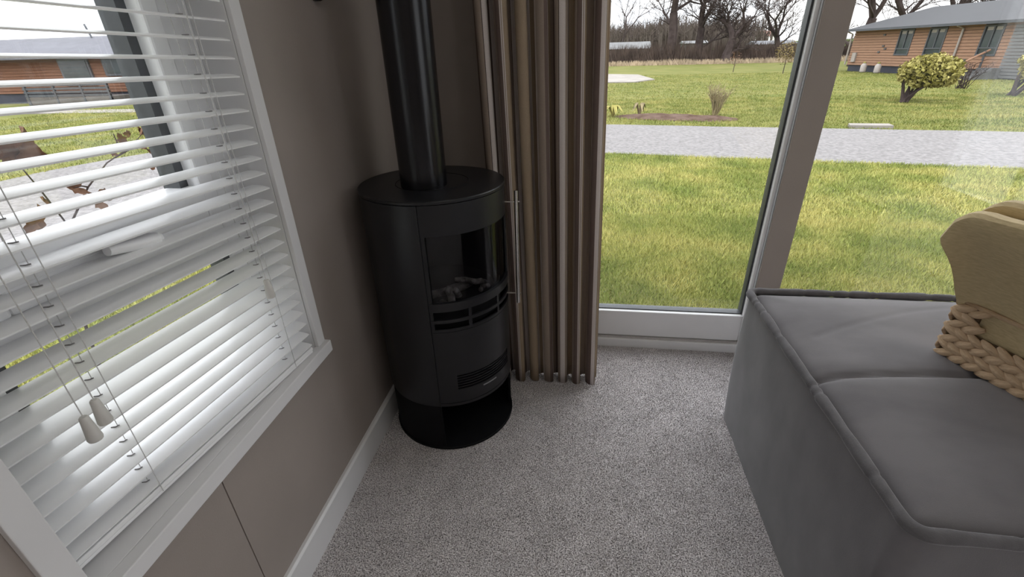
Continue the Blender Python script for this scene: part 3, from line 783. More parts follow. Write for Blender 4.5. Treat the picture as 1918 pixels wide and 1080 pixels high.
def throw_folds():
    # one long cloth folded back and forth: a serpentine cross-section swept along the basket
    tops = [.385, .405, .395]; d = .040; half = .0185; y = .030; line_ = [(y, .006)]
    for k, zt_ in enumerate(tops):
        n = 14
        for i in range(1, n): line_.append((y, .006 + (zt_ - .02 - .006) * i / n))
        for i in range(9):
            a = PI - PI * i / 8; line_.append((y + d / 2 + d / 2 * math.cos(a), zt_ - .02 + d / 2 * math.sin(a)))
        y += d
        for i in range(1, n): line_.append((y, zt_ - .02 - (zt_ - .02 - .026) * i / n))
        if k < len(tops) - 1:
            for i in range(7):
                a = PI + PI * i / 6; line_.append((y + d / 2 + d / 2 * math.cos(a), .026 + d / 2 * math.sin(a)))
            y += d
    L_, R_s = [], []
    for i, (a, b_) in enumerate(line_):
        p, q = Vector(line_[max(0, i - 1)]), Vector(line_[min(len(line_) - 1, i + 1)]); t_ = (q - p).normalized(); nn_ = Vector((-t_.y, t_.x))
        L_.append((a + nn_.x * half, b_ + nn_.y * half)); R_s.append((a - nn_.x * half, b_ - nn_.y * half))
    prof = L_ + R_s[::-1]; P_ = len(prof); NX_ = 30; m = MB()
    for k in range(NX_ + 1):
        u = k / NX_
        for (a, z) in prof:
            h = z / .4
            x = .006 + .372 * u; x += (u - .5) * .03 * max(0, h - .35)
            e_ = min(1, min(u, 1 - u) / .17); tf = 1 - .17 * (1 - math.sqrt(max(0, 1 - (1 - e_) ** 2)))
            zz = z * tf + .012 * h * (u - .3)
            yy = a - .185 * (max(0, h - .28) / .72) ** 1.25 + .008 * math.sin(6 * u + 2 * h) * h
            w = .0035 * noise.noise(Vector((x * 14, a * 20, z * 10)))
            m.v.append((x + .006 * math.sin(9 * h + a * 30) * (1 - e_), yy + w, max(.001, zz + w * .6)))
    for k in range(NX_):
        for i in range(P_): m.f.append((k * P_ + i, k * P_ + (i + 1) % P_, (k + 1) * P_ + (i + 1) % P_, (k + 1) * P_ + i))
    n2 = len(L_)
    for base_i, flip in ((0, False), (NX_ * P_, True)):
        for i in range(n2 - 1):
            f_ = (base_i + i, base_i + i + 1, base_i + P_ - 2 - i, base_i + P_ - 1 - i); m.f.append(f_[::-1] if flip else f_)
    o = m.build('folded_cloth', tm, th, smooth='auto', local=True)
    return o
throw_folds()

# ================================================================== OUTDOORS
G = -.5
struct(MB().box((-160, YB + .35, G - .3), (260, 62, G)).box((-160, -60, G - .3), (XL - .35, YB + .35, G)).build('lawn', grass_ground), 'green lawn around the lodge')
# gravel drive: bends round the corner of the lodge
cl = [(40, 3.4), (25, 6.4), (12, 9.0), (6, 10.15), (3, 10.72), (0, 11.3), (-3, 11.6), (-6, 10.6), (-7.8, 8.6), (-8.2, 6.2), (-8.1, 3), (-8, -8), (-8, -40)]
def smooth_line(p, n=8):
    out = []
    for i in range(len(p) - 1):
        p0, p1, p2, p3 = [Vector(p[max(0, min(len(p) - 1, k))]) for k in (i - 1, i, i + 1, i + 2)]
        for k in range(n):
            t_ = k / n
            out.append(.5 * ((2 * p1) + (p2 - p0) * t_ + (2 * p0 - 5 * p1 + 4 * p2 - p3) * t_ ** 2 + (3 * p1 - p0 - 3 * p2 + p3) * t_ ** 3))
    out.append(Vector(p[-1])); return out
line = smooth_line(cl); m = MB()
for i, p in enumerate(line):
    d = (line[min(i + 1, len(line) - 1)] - line[max(i - 1, 0)]).normalized(); nn_ = Vector((-d.y, d.x))
    wd = 1.93
    for k, s in enumerate((-1, -.5, 0, .5, 1)):
        e_ = .10 * noise.noise(Vector((p.x * .9, p.y * .9, s))) if abs(s) == 1 else 0
        q = p + nn_ * s * (wd + e_)
        m.v.append((q.x, q.y, G + .012 + .015 * (1 - s * s)))
for i in range(len(line) - 1):
    for k in range(4): m.f.append((i * 5 + k, i * 5 + k + 1, (i + 1) * 5 + k + 1, (i + 1) * 5 + k))
struct(m.build('gravel_drive', gravel_m, smooth=True), 'pale gravel drive crossing the lawn')
def on_drive(x, y):
    p = Vector((x, y)); return min((p - q).length for q in line) < 2.0
dl = np.array([(q.x, q.y) for q in line])
def drive_mask(P, w=1.9):
    best = np.full(len(P), 1e9)
    for a, b_ in zip(dl[:-1], dl[1:]):
        ab = b_ - a; L2 = ab @ ab + 1e-12
        t_ = np.clip(((P - a) @ ab) / L2, 0, 1); d = np.linalg.norm(P - (a + t_[:, None] * ab), axis=1); best = np.minimum(best, d)
    return best < w

# grass blades on the near lawns (uncountable)
def blade_material():
    m = bpy.data.materials.new('grass_blades'); m.use_nodes = True; t = m.node_tree; b = t.nodes['Principled BSDF']
    b.inputs['Roughness'].default_value = .7; b.inputs['Specular IOR Level'].default_value = .15
    c = t.nodes.new('ShaderNodeTexCoord')
    n1 = t.nodes.new('ShaderNodeTexNoise'); n1.inputs['Scale'].default_value = 1.4; n1.inputs['Detail'].default_value = 6
    n2 = t.nodes.new('ShaderNodeTexNoise'); n2.inputs['Scale'].default_value = 40; n2.inputs['Detail'].default_value = 2
    for n in (n1, n2): t.links.new(c.outputs['Object'], n.inputs['Vector'])
    ad = t.nodes.new('ShaderNodeMath'); ad.operation = 'ADD'; t.links.new(n1.outputs['Fac'], ad.inputs[0])
    mu = t.nodes.new('ShaderNodeMath'); mu.operation = 'MULTIPLY_ADD'; mu.inputs[1].default_value = .5; mu.inputs[2].default_value = -.25
    t.links.new(n2.outputs['Fac'], mu.inputs[0]); t.links.new(mu.outputs[0], ad.inputs[1])
    r = t.nodes.new('ShaderNodeValToRGB'); e = r.color_ramp.elements
    e[0].position = .36; e[0].color = (.175, .215, .048, 1); e[1].position = .68; e[1].color = (.44, .40, .135, 1)
    q = e.new(.5); q.color = (.30, .315, .085, 1)
    t.links.new(ad.outputs[0], r.inputs['Fac']); t.links.new(r.outputs[0], b.inputs['Base Color'])
    return m
blade_m = dim(blade_material(), 1.0); darkened_blade_m = dim(blade_material(), .70)  # second copy darkened: daylight on the far lawn toned down in the colour
def blades(P, hmin, hmax, wd):
    n = len(P)
    a = nrng.uniform(0, 2 * PI, n); h = nrng.uniform(hmin, hmax, n); ln = nrng.uniform(.1, .9, n) * h; la = nrng.uniform(0, 2 * PI, n)
    w = wd * nrng.uniform(.6, 1.3, n)
    V = np.zeros((n, 3, 3))
    V[:, 0, 0] = P[:, 0] - np.cos(a) * w; V[:, 0, 1] = P[:, 1] - np.sin(a) * w; V[:, 0, 2] = G
    V[:, 1, 0] = P[:, 0] + np.cos(a) * w; V[:, 1, 1] = P[:, 1] + np.sin(a) * w; V[:, 1, 2] = G
    V[:, 2, 0] = P[:, 0] + np.cos(la) * ln; V[:, 2, 1] = P[:, 1] + np.sin(la) * ln; V[:, 2, 2] = G + h
    return V.reshape(-1, 3)
sets = []
def region(n, x0, x1, y0, y1, hmin, hmax, wd):
    P = np.stack([nrng.uniform(x0, x1, n), nrng.uniform(y0, y1, n)], 1)
    P = P[~drive_mask(P)]
    sets.append(blades(P, hmin, hmax, wd))
region(220000, -2.5, 7.0, YB + .4, 5.5, .025, .06, .0035)
region(170000, -5, 9.5, 5.5, 9.9, .03, .065, .006)
region(120000, -8, 17, 10.5, 20, .03, .06, .010)
region(75000, -12, 26, 20, 38, .03, .05, .016)
region(90000, -6.4, -1.3, .2, 6.0, .03, .06, .006)
region(60000, -22, -9.5, 5, 20, .03, .07, .012)
def grass_object(sets, m_, label):
    V = np.concatenate(sets); nt_ = len(V) // 3
    me = bpy.data.meshes.new('grass'); me.vertices.add(len(V)); me.vertices.foreach_set('co', V.ravel())
    me.loops.add(len(V)); me.loops.foreach_set('vertex_index', np.arange(len(V), dtype=np.int32))
    me.polygons.add(nt_); me.polygons.foreach_set('loop_start', np.arange(0, len(V), 3, dtype=np.int32)); me.polygons.foreach_set('loop_total', np.full(nt_, 3, dtype=np.int32))
    me.update(calc_edges=True); me.validate()
    go = link('grass', me, m_, fix=False); go['kind'] = 'stuff'; tag(go, label, 'grass')
grass_object([sets[0], sets[1], sets[4]], blade_m, 'short yellow green grass between the lodge and the drive')
grass_object([sets[2], sets[3], sets[5]], darkened_blade_m, 'short grass beyond the drive, daylight toned down in its colour')

# soil bed with plants
bp0, bp1 = onz(1150, 219, G), onz(1385, 224, G)
m = MB(); NN = 40
for j in range(9):
    v = j / 8 * 2 - 1
    for i in range(NN + 1):
        u = i / NN * 2 - 1; c_ = bp0.lerp(bp1, i / NN); rr_ = math.sqrt(max(0, 1 - u * u))
        hh = .10 * max(0, 1 - v * v) * rr_ + .05 * noise.noise(Vector((c_.x * 3, v * 3, 0))) * rr_
        m.v.append((c_.x + .25 * v * .1, c_.y + v * .62 * rr_, G - .01 + max(0, hh) + .012))
for j in range(8):
    for i in range(NN): a = j * (NN + 1) + i; m.f.append((a, a + 1, a + NN + 2, a + NN + 1))
tag(m.build('flower_bed', soil_m, smooth=True), 'long bare soil flower bed beyond the gravel drive', 'flower bed')
def twiggy(name, base_, n, h, spread, m_, label, cat, r0=.012, leaf=None):
    mb = MB()
    for k in range(n):
        a = rnd.uniform(0, 2 * PI); s = rnd.uniform(.15, 1) * spread; hh = h * rnd.uniform(.6, 1)
        p0 = Vector(base_) + Vector((rnd.uniform(-1, 1), rnd.uniform(-1, 1), 0)) * spread * .15
        p2 = Vector(base_) + Vector((math.cos(a) * s, math.sin(a) * s, hh)); p1 = p0.lerp(p2, .5) + Vector((rnd.uniform(-1, 1), rnd.uniform(-1, 1), 1)) * .05 * h
        mb.tube([p0, p1, p2], [r0, r0 * .8, r0 * .4], 4)
        for q in range(3):
            t0 = p1.lerp(p2, rnd.random()); mb.tube([t0, t0 + Vector((rnd.uniform(-1, 1), rnd.uniform(-1, 1), .7)) * h * .22], [r0 * .5, r0 * .25], 3)
    return tag(mb.build(name, m_), label, cat)
twiggy('dry_grass_clump', onz(1338, 217, G), 60, .82, .42, dry_m, 'straw coloured dry grass clump on the soil bed', 'plant')
def leafclump(name, base_, n, h, w, m_, label, cat):
    mb = MB()
    for k in range(n):
        a = rnd.uniform(0, 2 * PI); d = Vector((math.cos(a), math.sin(a), 0)); s = Vector((-d.y, d.x, 0))
        b0 = Vector(base_); p1 = b0 + d * w * .5 + Vector((0, 0, h)); p2 = b0 + d * w + Vector((0, 0, h * rnd.uniform(.2, .7)))
        mb.add([b0 - s * .03, b0 + s * .03, p1 + s * .05, p1 - s * .05, p2], [(0, 1, 2, 3), (3, 2, 4)])
    return tag(mb.build(name, m_), label, cat)
leafclump('yellow_shrub', onz(1148, 219, G), 14, .32, .34, bush_m, 'small yellow leafed plant at the left end of the soil bed', 'plant')
leafclump('yellow_shrub', onz(1197, 217, G), 8, .36, .25, dry_m, 'small straw coloured tuft left of middle on the soil bed', 'plant')
p = [onz(1100, 139.5, G), onz(1195, 141, G), onz(1226, 150, G), onz(1190, 155, G), onz(1100, 156.5, G)]
tag(MB().prism([(q.x, q.y) for q in p], G, G + .06).build('concrete_pad', concrete_m), 'pale concrete base slab on the far lawn', 'slab')
p = onz(1620, 238, G); dr = MB().prism([(p.x - .42, p.y - .16), (p.x + .45, p.y - .28), (p.x + .52, p.y + .05), (p.x - .3, p.y + .16)], G, G + .07)
tag(dr.build('drain_cover', concrete_m), 'pale flat drain cover in the grass beyond the drive', 'drain cover')

# ------------------------------------------------------------------ lodge across the drive (right)
LA = Vector((17.727, 37.691)); LD = Vector((.182, -.983)).normalized();
LN = Vector((LD.y, -LD.x))          # outwards, towards the camera's side
if LN.x > 0: LN = -LN
def LP(s, z, d=0.0):
    p = LA + LD * s + LN * d; return Vector((p.x, p.y, z))
def lbox(m, s0, s1, z0, z1, d0, d1):
    return m.hull8([LP(s0, z0, d0), LP(s1, z0, d0), LP(s1, z0, d1), LP(s0, z0, d1), LP(s0, z1, d0), LP(s1, z1, d0), LP(s1, z1, d1), LP(s0, z1, d1)])
LEN, DEP = 20.0, 6.2
lod = thing('lodge', 'orange timber clad lodge with grey roof across the lawn', 'lodge', LP(LEN / 2, G))
lbox(MB(), .1, LEN, G, -.10, -DEP, -.05).build('skirting', skirt_m, lod)
lbox(MB(), .03, LEN, -.10, 1.94, -DEP, -.03).build('wall_core', bark_m, lod)
NBRD = 14; bh = 2.04 / NBRD
wins = [(3.82, 4.85), (5.86, 6.98), (9.03, 10.05)]
for k in range(NBRD):
    z0 = -.10 + k * bh; z1 = z0 + bh - .018
    bm_ = MB()
    cuts = [0.0]
    if z1 > .48 and z0 < 1.85:
        for a, b_ in wins: cuts += [a, b_]
    cuts.append(LEN)
    for i in range(0, len(cuts), 2): 
        s0, s1 = cuts[i], cuts[i + 1]
        bm_.hull8([LP(s0, z0, -.03), LP(s1, z0, -.03), LP(s1, z0, .025), LP(s0, z0, .025), LP(s0, z1, -.03), LP(s1, z1, -.03), LP(s1, z1, .008), LP(s0, z1, .008)])
    bm_.build('board', clad_m, lod)
for a, b_ in wins:
    wf = MB()
    lbox(wf, a, a + .07, .48, 1.84, -.05, .05); lbox(wf, b_ - .07, b_, .48, 1.84, -.05, .05); lbox(wf, a + .07, b_ - .07, .48, .56, -.05, .05); lbox(wf, a + .07, b_ - .07, 1.76, 1.84, -.05, .05); lbox(wf, a + .07, b_ - .07, .80, .86, -.05, .04)
    mid = (a + b_) / 2; lbox(wf, mid - .03, mid + .03, .86, 1.76, -.05, .04)
    w_ = wf.build('window', grey_frame, lod)
    lbox(MB(), a + .06, b_ - .06, .54, 1.8, -.04, .0).build('pane', lodge_glass, w_)
    for q in (a + .13, mid + .07): lbox(MB(), q, q + .30, 1.60, 1.74, .001, .004).build('roller_blind', pipe_m, w_)
rf = MB()
rp = [LP(-.35, 1.98, .45), LP(LEN + .3, 1.98, .45), LP(LEN + .3, 3.05, -DEP / 2), LP(2.0, 3.05, -DEP / 2), LP(-.35, 1.98, -DEP - .45), LP(LEN + .3, 1.98, -DEP - .45)]
lo = [q - Vector((0, 0, .09)) for q in rp]
rf.add(rp + lo, [(0, 1, 2, 3), (4, 3, 2, 5), (0, 3, 4), (1, 5, 2), (6, 9, 8, 7), (10, 11, 8, 9), (6, 10, 9), (7, 8, 11), (0, 6, 7, 1), (4, 5, 11, 10), (0, 4, 10, 6), (1, 7, 11, 5)])
ro = rf.build('roof', roof_m, lod)
lbox(MB(), -.35, LEN + .3, 1.86, 1.97, .40, .52).build('gutter', grey_frame, ro)
for s_, zb_ in ((-.12, -.1), (7.93, -.1)):
    MB().tube([LP(s_, 1.86, .44), LP(s_, 1.72, .08), LP(s_, zb_, .08)], .05, 8).build('downpipe', pipe_m, lod)
lbox(MB(), .40, .72, .08, .62, .02, .12).build('meter_box', pipe_m, lod)
for s_, z_ in ((2.6, 1.55), (2.75, .95), (2.95, .80), (2.5, .62)):
    lbox(MB(), s_, s_ + .16, z_, z_ + .08, .02, .07).build('vent', grey_frame, lod)
# steps, handrail and end boarding near the right
for k in range(4): lbox(MB(), 9.95 + .0, 10.75, G + .12 * k, G + .12 * (k + 1), .05, 1.5 - .3 * k).build('step', shedroof_m, lod)
for d_ in (.4, 1.3):
    MB().tube([LP(9.9, G, d_), LP(9.9, G + 1.35 - .35 * d_, d_)], .05, 6).build('rail_post', grey_frame, lod)
MB().tube([LP(9.9, .75, .2), LP(9.9, .15, 1.5)], .05, 6).build('hand_rail', clad_m, lod)
MB().tube([LP(9.9, .35, .2), LP(9.9, -.15, 1.5)], .04, 6).build('hand_rail', clad_m, lod)
for k in range(16):
    z0 = -.45 + k * .14
    lbox(MB(), 10.62, 13.2, z0, z0 + .115, .06, .14).build('porch_board', shedroof_m, lod)
# gas bottles / bins by the wall
for s_, lab in ((2.35, 'white gas bottle with green valve beside the lodge skirting'), (3.55, 'white gas bottle nearest the bush at the lodge skirting')):
    g_ = thing('gas_bottle', lab, 'gas bottle', LP(s_, G, .55), group='gas bottles by the lodge')
    c_ = LP(s_, G, .55)
    MB().lathe((c_.x, c_.y), [(.12, G), (.17, G + .06), (.17, G + .42), (.10, G + .52), (.03, G + .55)], 16).build('tank', pipe_m, g_, smooth='auto')
    MB().lathe((c_.x, c_.y), [(.08, G + .55), (.08, G + .62), (.02, G + .63)], 10).build('valve', bush_m, g_)

# leafy bush
def bush(name, base_, w, h, label, lean=0.0, seed=1):
    r_ = random.Random(seed); root = thing(name, label, 'bush', base_)
    b0 = Vector(base_)
    st = MB()
    for k in range(9):
        a = r_.uniform(0, 2 * PI); e_ = b0 + Vector((math.cos(a) * w * .3 + lean * .6, math.sin(a) * w * .3, h * r_.uniform(.45, .7)))
        st.tube([b0 + Vector((r_.uniform(-.1, .1), r_.uniform(-.1, .1), 0)), b0.lerp(e_, .5) + Vector((0, 0, .05)), e_], [.045, .035, .015], 5)
    st.build('stem', bark_m, root)
    for nm, m_, cnt, sc, lo_ in (('inner_foliage', bush_dk, 1500, .80, .0), ('foliage', bush_m, 2600, 1.0, .06)):
        n = cnt; u = nrng.normal(size=(n, 3)); u /= np.linalg.norm(u, axis=1)[:, None]
        rr_ = nrng.uniform(.55, 1.0, n) ** .5 * sc
        lump = np.array([1 + .22 * noise.noise(Vector((x * 2.4 + seed, y * 2.4, z * 2.4))) for x, y, z in u])
        C = np.stack([u[:, 0] * w * .5, u[:, 1] * w * .45, u[:, 2] * h * .36], 1) * (rr_ * lump)[:, None]
        C += np.array([b0.x + lean, b0.y, b0.z + h * .62 + lo_])
        s = nrng.uniform(.045, .085, n)
        d1 = nrng.normal(size=(n, 3)); d1 /= np.linalg.norm(d1, axis=1)[:, None]; d2 = np.cross(d1, nrng.normal(size=(n, 3))); d2 /= np.linalg.norm(d2, axis=1)[:, None]
        V = np.stack([C - d1 * s[:, None], C + d2 * s[:, None] * .55, C + d1 * s[:, None], C - d2 * s[:, None] * .55], 1).reshape(-1, 3)
        me = bpy.data.meshes.new(nm); me.from_pydata(V.tolist(), [], np.arange(4 * n).reshape(-1, 4).tolist()); me.update()
        link(nm, me, m_, root, fix=False)
bush('leafy_bush', onz(1690, 192, G), 1.62, 1.35, 'rounded yellow green bush on the lawn before the lodge', .50, 1)
bush('leafy_bush', onz(1893, 180, G), 1.6, 1.5, 'yellow green bush by the lodge porch at the right edge', .75, 4)
twiggy('bare_shrub', onz(1800, 166, G), 26, .95, .9, bark_m, 'low bare brown twiggy shrub just right of the leafy bush', 'shrub', .014)
def leafball(name, base_, w, h, n, m_, label, cat, sz=.09):
    root = thing(name, label, cat, base_); b0 = Vector(base_)
    MB().tube([b0, b0 + Vector((.03, 0, h * .5)), b0 + Vector((0, 0, h * .8))], [.03, .02, .01], 5).build('stem', bark_m, root)
    u = nrng.normal(size=(n, 3)); u /= np.linalg.norm(u, axis=1)[:, None]; u *= (nrng.uniform(.1, 1, n) ** .5)[:, None]
    C = u * np.array([w / 2, w / 2, h * .38]) + np.array([b0.x, b0.y, b0.z + h * .62])
    d1 = nrng.normal(size=(n, 3)) * sz * .6; d2 = nrng.normal(size=(n, 3)) * sz * .4
    V = np.stack([C - d1, C + d2, C + d1], 1).reshape(-1, 3)
    me = bpy.data.meshes.new('foliage'); me.from_pydata(V.tolist(), [], np.arange(3 * n).reshape(-1, 3).tolist()); me.update()
    link('foliage', me, m_, root, fix=False)
    return root
leafball('bare_shrub', onz(1466, 138, G), 1.5, 2.0, 420, dim(mat('rusty_twigs', (.30, .22, .08), .9, var=.2, vscale=2)), 'rusty leafed young shrub near the far hedge and shed', 'shrub')
leafball('sapling', onz(1373, 135, G), .9, 1.5, 120, dim(mat('red_twigs', (.28, .15, .09), .9, var=.2, vscale=2)), 'small reddish sapling on the far lawn', 'sapling', .07)

# ------------------------------------------------------------------ far hedge, trees, woods, hill
def tree(name, base_, h, r0, label, lean=(0, 0), seed=1, split=.32, levels=6, spread=.55, up=.25):
    r_ = random.Random(seed); mb = MB()
    def grow(p, d, L, r, lev):
        pts = [p]; q = p.copy(); dd = d.copy(); n = 3 if lev > 1 else 2
        for i in range(n):
            dd = (dd + Vector((r_.uniform(-1, 1), r_.uniform(-1, 1), r_.uniform(-.5, 1) * .6)) * .16).normalized(); q = q + dd * (L / n); pts.append(q.copy())
        re = max(r * (.70 if lev > 0 else .4), .022)
        mb.tube(pts, [r + (re - r) * i / n for i in range(n + 1)], 7 if lev > 4 else (5 if lev > 2 else 3))
        if lev == 0: return
        k = 3 if r_.random() < .62 else 2
        a0 = r_.uniform(0, 2 * PI)
        for j in range(k):
            a = a0 + 2 * PI * j / k + r_.uniform(-.5, .5)
            o_ = dd.orthogonal().normalized(); o2 = dd.cross(o_)
            sp_ = spread * r_.uniform(.7, 1.4)
            nd = (dd + (o_ * math.cos(a) + o2 * math.sin(a)) * sp_ + Vector((0, 0, up * .5))).normalized()
            grow(q, nd, L * r_.uniform(.62, .86), re * (.85 if j == 0 else .62), lev - 1)
        if lev >= 2:
            for j in range(2):
                pp = pts[r_.randint(1, len(pts) - 1)]; a = r_.uniform(0, 2 * PI)
                nd = (dd * .4 + Vector((math.cos(a), math.sin(a), .25))).normalized()
                grow(pp, nd, L * .5, re * .4, max(0, lev - 2))
    b0 = Vector(base_)
    grow(b0, Vector((lean[0], lean[1], 1)).normalized(), h * split, r0, levels)
    return tag(mb.build(name, bark_m), label, 'tree', 'bare trees')
tree('bare_tree', ony(1254, 118, 62) * 1.0, 17, .62, 'tall bare tree with straight thick trunk left of the patio post', (.02, 0), 11, .30, 7, .6)
tree('bare_tree', ony(1302, 117, 63), 15, .56, 'bare tree with forked trunk second from the curtain', (.03, 0), 23, .24, 7, .6)
tree('bare_tree', ony(1358, 117, 60), 15, .62, 'wide spreading bare tree with many boughs near the middle hedge', (.12, 0), 35, .15, 7, .65)
tree('bare_tree', ony(1452, 116, 66), 11, .42, 'smaller bare tree growing beside the far shed', (-.02, 0), 47, .24, 6, .6)
tree('bare_tree', ony(1158, 117, 90), 12, .25, 'slender bare tree closest to the curtain edge', (.0, 0), 52, .35, 5)
for px, Y, sd_, lab in ((1600, 44, 61, 'bare tree at the left gable of the orange lodge'), (1680, 50, 66, 'bare tree behind the roof of the orange lodge'), (1760, 48, 71, 'bare tree rising over the middle of the lodge roof'), (1850, 46, 76, 'bare tree behind the right end of the lodge roof')):
    tree('bare_tree', (ony(px, 110, Y).x, Y, G), 14, .42, lab, (rnd.uniform(-.1, .2), 0), sd_, .24, 6, .65)

# scrub hedge: thousands of stems, uncountable
def scrub(name, x0, x1, yfun, n, h0, h1, m_, label, r0=.03, lean=.5):
    A = np.empty((n, 3, 3)); 
    X = nrng.uniform(x0, x1, n); Y = np.array([yfun(x) for x in X]) + nrng.uniform(-1.3, 1.3, n)
    H = nrng.uniform(h0, h1, n) * (1 + .35 * np.array([noise.noise(Vector((x * .25, 0, 7))) for x in X]))
    dx = nrng.uniform(-lean, lean, n) * H; dy = nrng.uniform(-.3, .3, n) * H; w = nrng.uniform(.5, 1.5, n) * r0
    A[:, 0] = np.stack([X - w, Y, np.full(n, G)], 1); A[:, 1] = np.stack([X + w, Y + w * .3, np.full(n, G)], 1); A[:, 2] = np.stack([X + dx, Y + dy, G + H], 1)
    me = bpy.data.meshes.new(name); me.from_pydata(A.reshape(-1, 3).tolist(), [], np.arange(3 * n).reshape(-1, 3).tolist()); me.update()
    o = link(name, me, m_, fix=False); o['kind'] = 'stuff'; return tag(o, label, 'hedge')
scrub('scrub_hedge', -12, 34, lambda x: 63.5 - .12 * x, 15000, .5, 2.4, scrub_m, 'brown leafless scrub hedge along the far lawn edge', .05)
scrub('dry_grass_strip', -8, 30, lambda x: 61.2 - .12 * x, 5000, .15, .6, mat('pale_dead_grass', (.36, .28, .19), 1, var=.2, vscale=.6), 'pale dead grass strip at the foot of the far hedge', .05, .8)
struct(MB().add([(-200, 61.5, G - .02), (300, 61.5, G - .02), (300, 420, 3.2), (-200, 420, 1.5)], [(0, 1, 2, 3)]).build('hill', field_m), 'rising green field beyond the hedge')
def woods(name, x0, x1, Y, n, h0, h1, label):
    T = []; F = []
    X = nrng.uniform(x0, x1, n); Yv = Y + nrng.uniform(-14, 20, n); H = nrng.uniform(h0, h1, n)
    for x, y, h in zip(X, Yv, H):
        h *= 1 + .25 * noise.noise(Vector((x * .06, y * .02, 3)))
        z0 = G + (y - 61.5) * .0065; k = len(T)
        T += [(x - .22, y, z0), (x + .22, y, z0), (x + nrng.uniform(-.6, .6), y, z0 + h)]; F.append((k, k + 1, k + 2))
        for q in range(5):
            k = len(T); zz = z0 + h * nrng.uniform(.25, .85); dx = nrng.uniform(-2.2, 2.2); dz = nrng.uniform(.6, 2.6); w = .09
            T += [(x - w, y, zz), (x + w, y, zz), (x + dx, y + nrng.uniform(-1, 1), zz + dz)]; F.append((k, k + 1, k + 2))
    me = bpy.data.meshes.new(name); me.from_pydata(T, [], F); me.update()
    o = link(name, me, wood_far, fix=False); o['kind'] = 'stuff'; return tag(o, label, 'woodland')
woods('woodland', -30, 51, 165, 2600, 5.5, 9.5, 'brown leafless woodland on the skyline')
# wooded bank behind the trunks
m = MB(); NX = 90; NY = 8
for j in range(NY + 1):
    for i in range(NX + 1):
        x = -32 + 84 * i / NX; u = i / NX; f_ = j / NY
        e_ = min(1, (1 - u) / .05)
        hgt = (7.2 + 1.4 * noise.noise(Vector((x * .12, 0, 1))) + .6 * noise.noise(Vector((x * .6, f_ * 4, 2)))) * math.sqrt(max(0, e_))
        m.v.append((x, 186 + 14 * f_, -.4 + hgt * math.sin(min(1, f_ * 1.6) * PI / 2)))
for j in range(NY):
    for i in range(NX): a = j * (NX + 1) + i; m.f.append((a, a + 1, a + NX + 2, a + NX + 1))
wb_ = m.build('wooded_bank', wood_far, smooth=True); wb_['kind'] = 'stuff'; tag(wb_, 'soft brown mass of distant treetops', 'woodland')
# sheds
def shed(name, x0, x1, y, d, hw, hr, label, wm, rm, z=G, posts=False):
    root = thing(name, label, 'shed', ((x0 + x1) / 2, y, z))
    MB().box((x0, y, z), (x1, y + d, z + hw)).build('wall', wm, root)
    e_ = .3
    MB().add([(x0 - e_, y - e_, z + hw), (x1 + e_, y - e_, z + hw), (x1 + e_, y + d + e_, z + hw), (x0 - e_, y + d + e_, z + hw), (x0 - e_, y + d / 2, z + hw + hr), (x1 + e_, y + d / 2, z + hw + hr)],
             [(0, 1, 5, 4), (2, 3, 4, 5), (0, 4, 3), (1, 2, 5), (0, 3, 2, 1)]).build('roof', rm, root)
    if posts:
        n = int((x1 - x0) / .8)
        for k in range(n): MB().box((x0 + (k + .3) * (x1 - x0) / n, y - .05, z), (x0 + (k + .62) * (x1 - x0) / n, y, z + hw)).build('wall_board', shedroof_m, root)
    return root
shed('shed', 2.0, 9.2, 76, 5, 1.7, .9, 'long low shed with pale roof near the curtain edge', shed_m, shedroof_m)
shed('shed', 10.0, 11.2, 74, 3, 1.3, .3, 'small dark flat shed left of the tall tree', grey_frame, shedroof_m)
shed('shed', 23.6, 28.6, 76, 4, 1.75, .45, 'weathered boarded shed in front of the green field', shed_m, grey_frame, posts=True)
shed('shed', 16.2, 19.6, 88, 4, 2.2, .4, 'pale low shed roof seen between the middle trees', shed_m, shedroof_m)
fh = shed('farmhouse', 80, 88, 260, 10, 5.0, 2.4, 'distant white farmhouse with red roof on the skyline', mat('white_render', (.7, .66, .64), .9, var=.05), orange_m); fh['category'] = 'house'

# ------------------------------------------------------------------ lodge seen through the side window
l2 = thing('lodge', 'long timber lodge with grey roof seen through the blind', 'lodge', (-28, 23.2, G))
MB().box((-52, 23.25, G), (-17, 29, .0)).build('skirting', skirt_m, l2)
MB().box((-52, 23.22, .0), (-17, 29, 1.75)).build('wall_core', clad2_m, l2)
for k in range(12):
    z0 = .0 + k * .14; MB().hull8([(-52, 23.18, z0), (-17, 23.18, z0), (-17, 23.25, z0), (-52, 23.25, z0), (-52, 23.205, z0 + .13), (-17, 23.205, z0 + .13), (-17, 23.25, z0 + .13), (-52, 23.25, z0 + .13)]).build('board', clad2_m, l2)
R_ = [(-53, 22.7, 1.72), (-16, 22.7, 1.72), (-16, 26.2, 2.72), (-53, 26.2, 2.72), (-53, 29.5, 1.72), (-16, 29.5, 1.72)]
MB().add(R_ + [(x, y, z - .1) for x, y, z in R_], [(0, 1, 2, 3), (3, 2, 5, 4), (6, 9, 8, 7), (9, 10, 11, 8), (0, 6, 7, 1), (4, 5, 11, 10), (0, 3, 4, 10, 9, 6), (1, 7, 8, 11, 5, 2)]).build('roof', roof2_m, l2)
for x0, x1 in ((-27.0, -25.2), (-24.4, -22.2), (-34.5, -32.5), (-38, -36.5)):
    w_ = MB().box((x0, 23.1, .75 if x0 > -25 else .35), (x1, 23.2, 1.6)).build('window', grey_frame, l2)
    MB().box((x0 + .12, 23.08, .87 if x0 > -25 else .47), (x1 - .12, 23.11, 1.5)).build('pane', lodge_glass, w_)
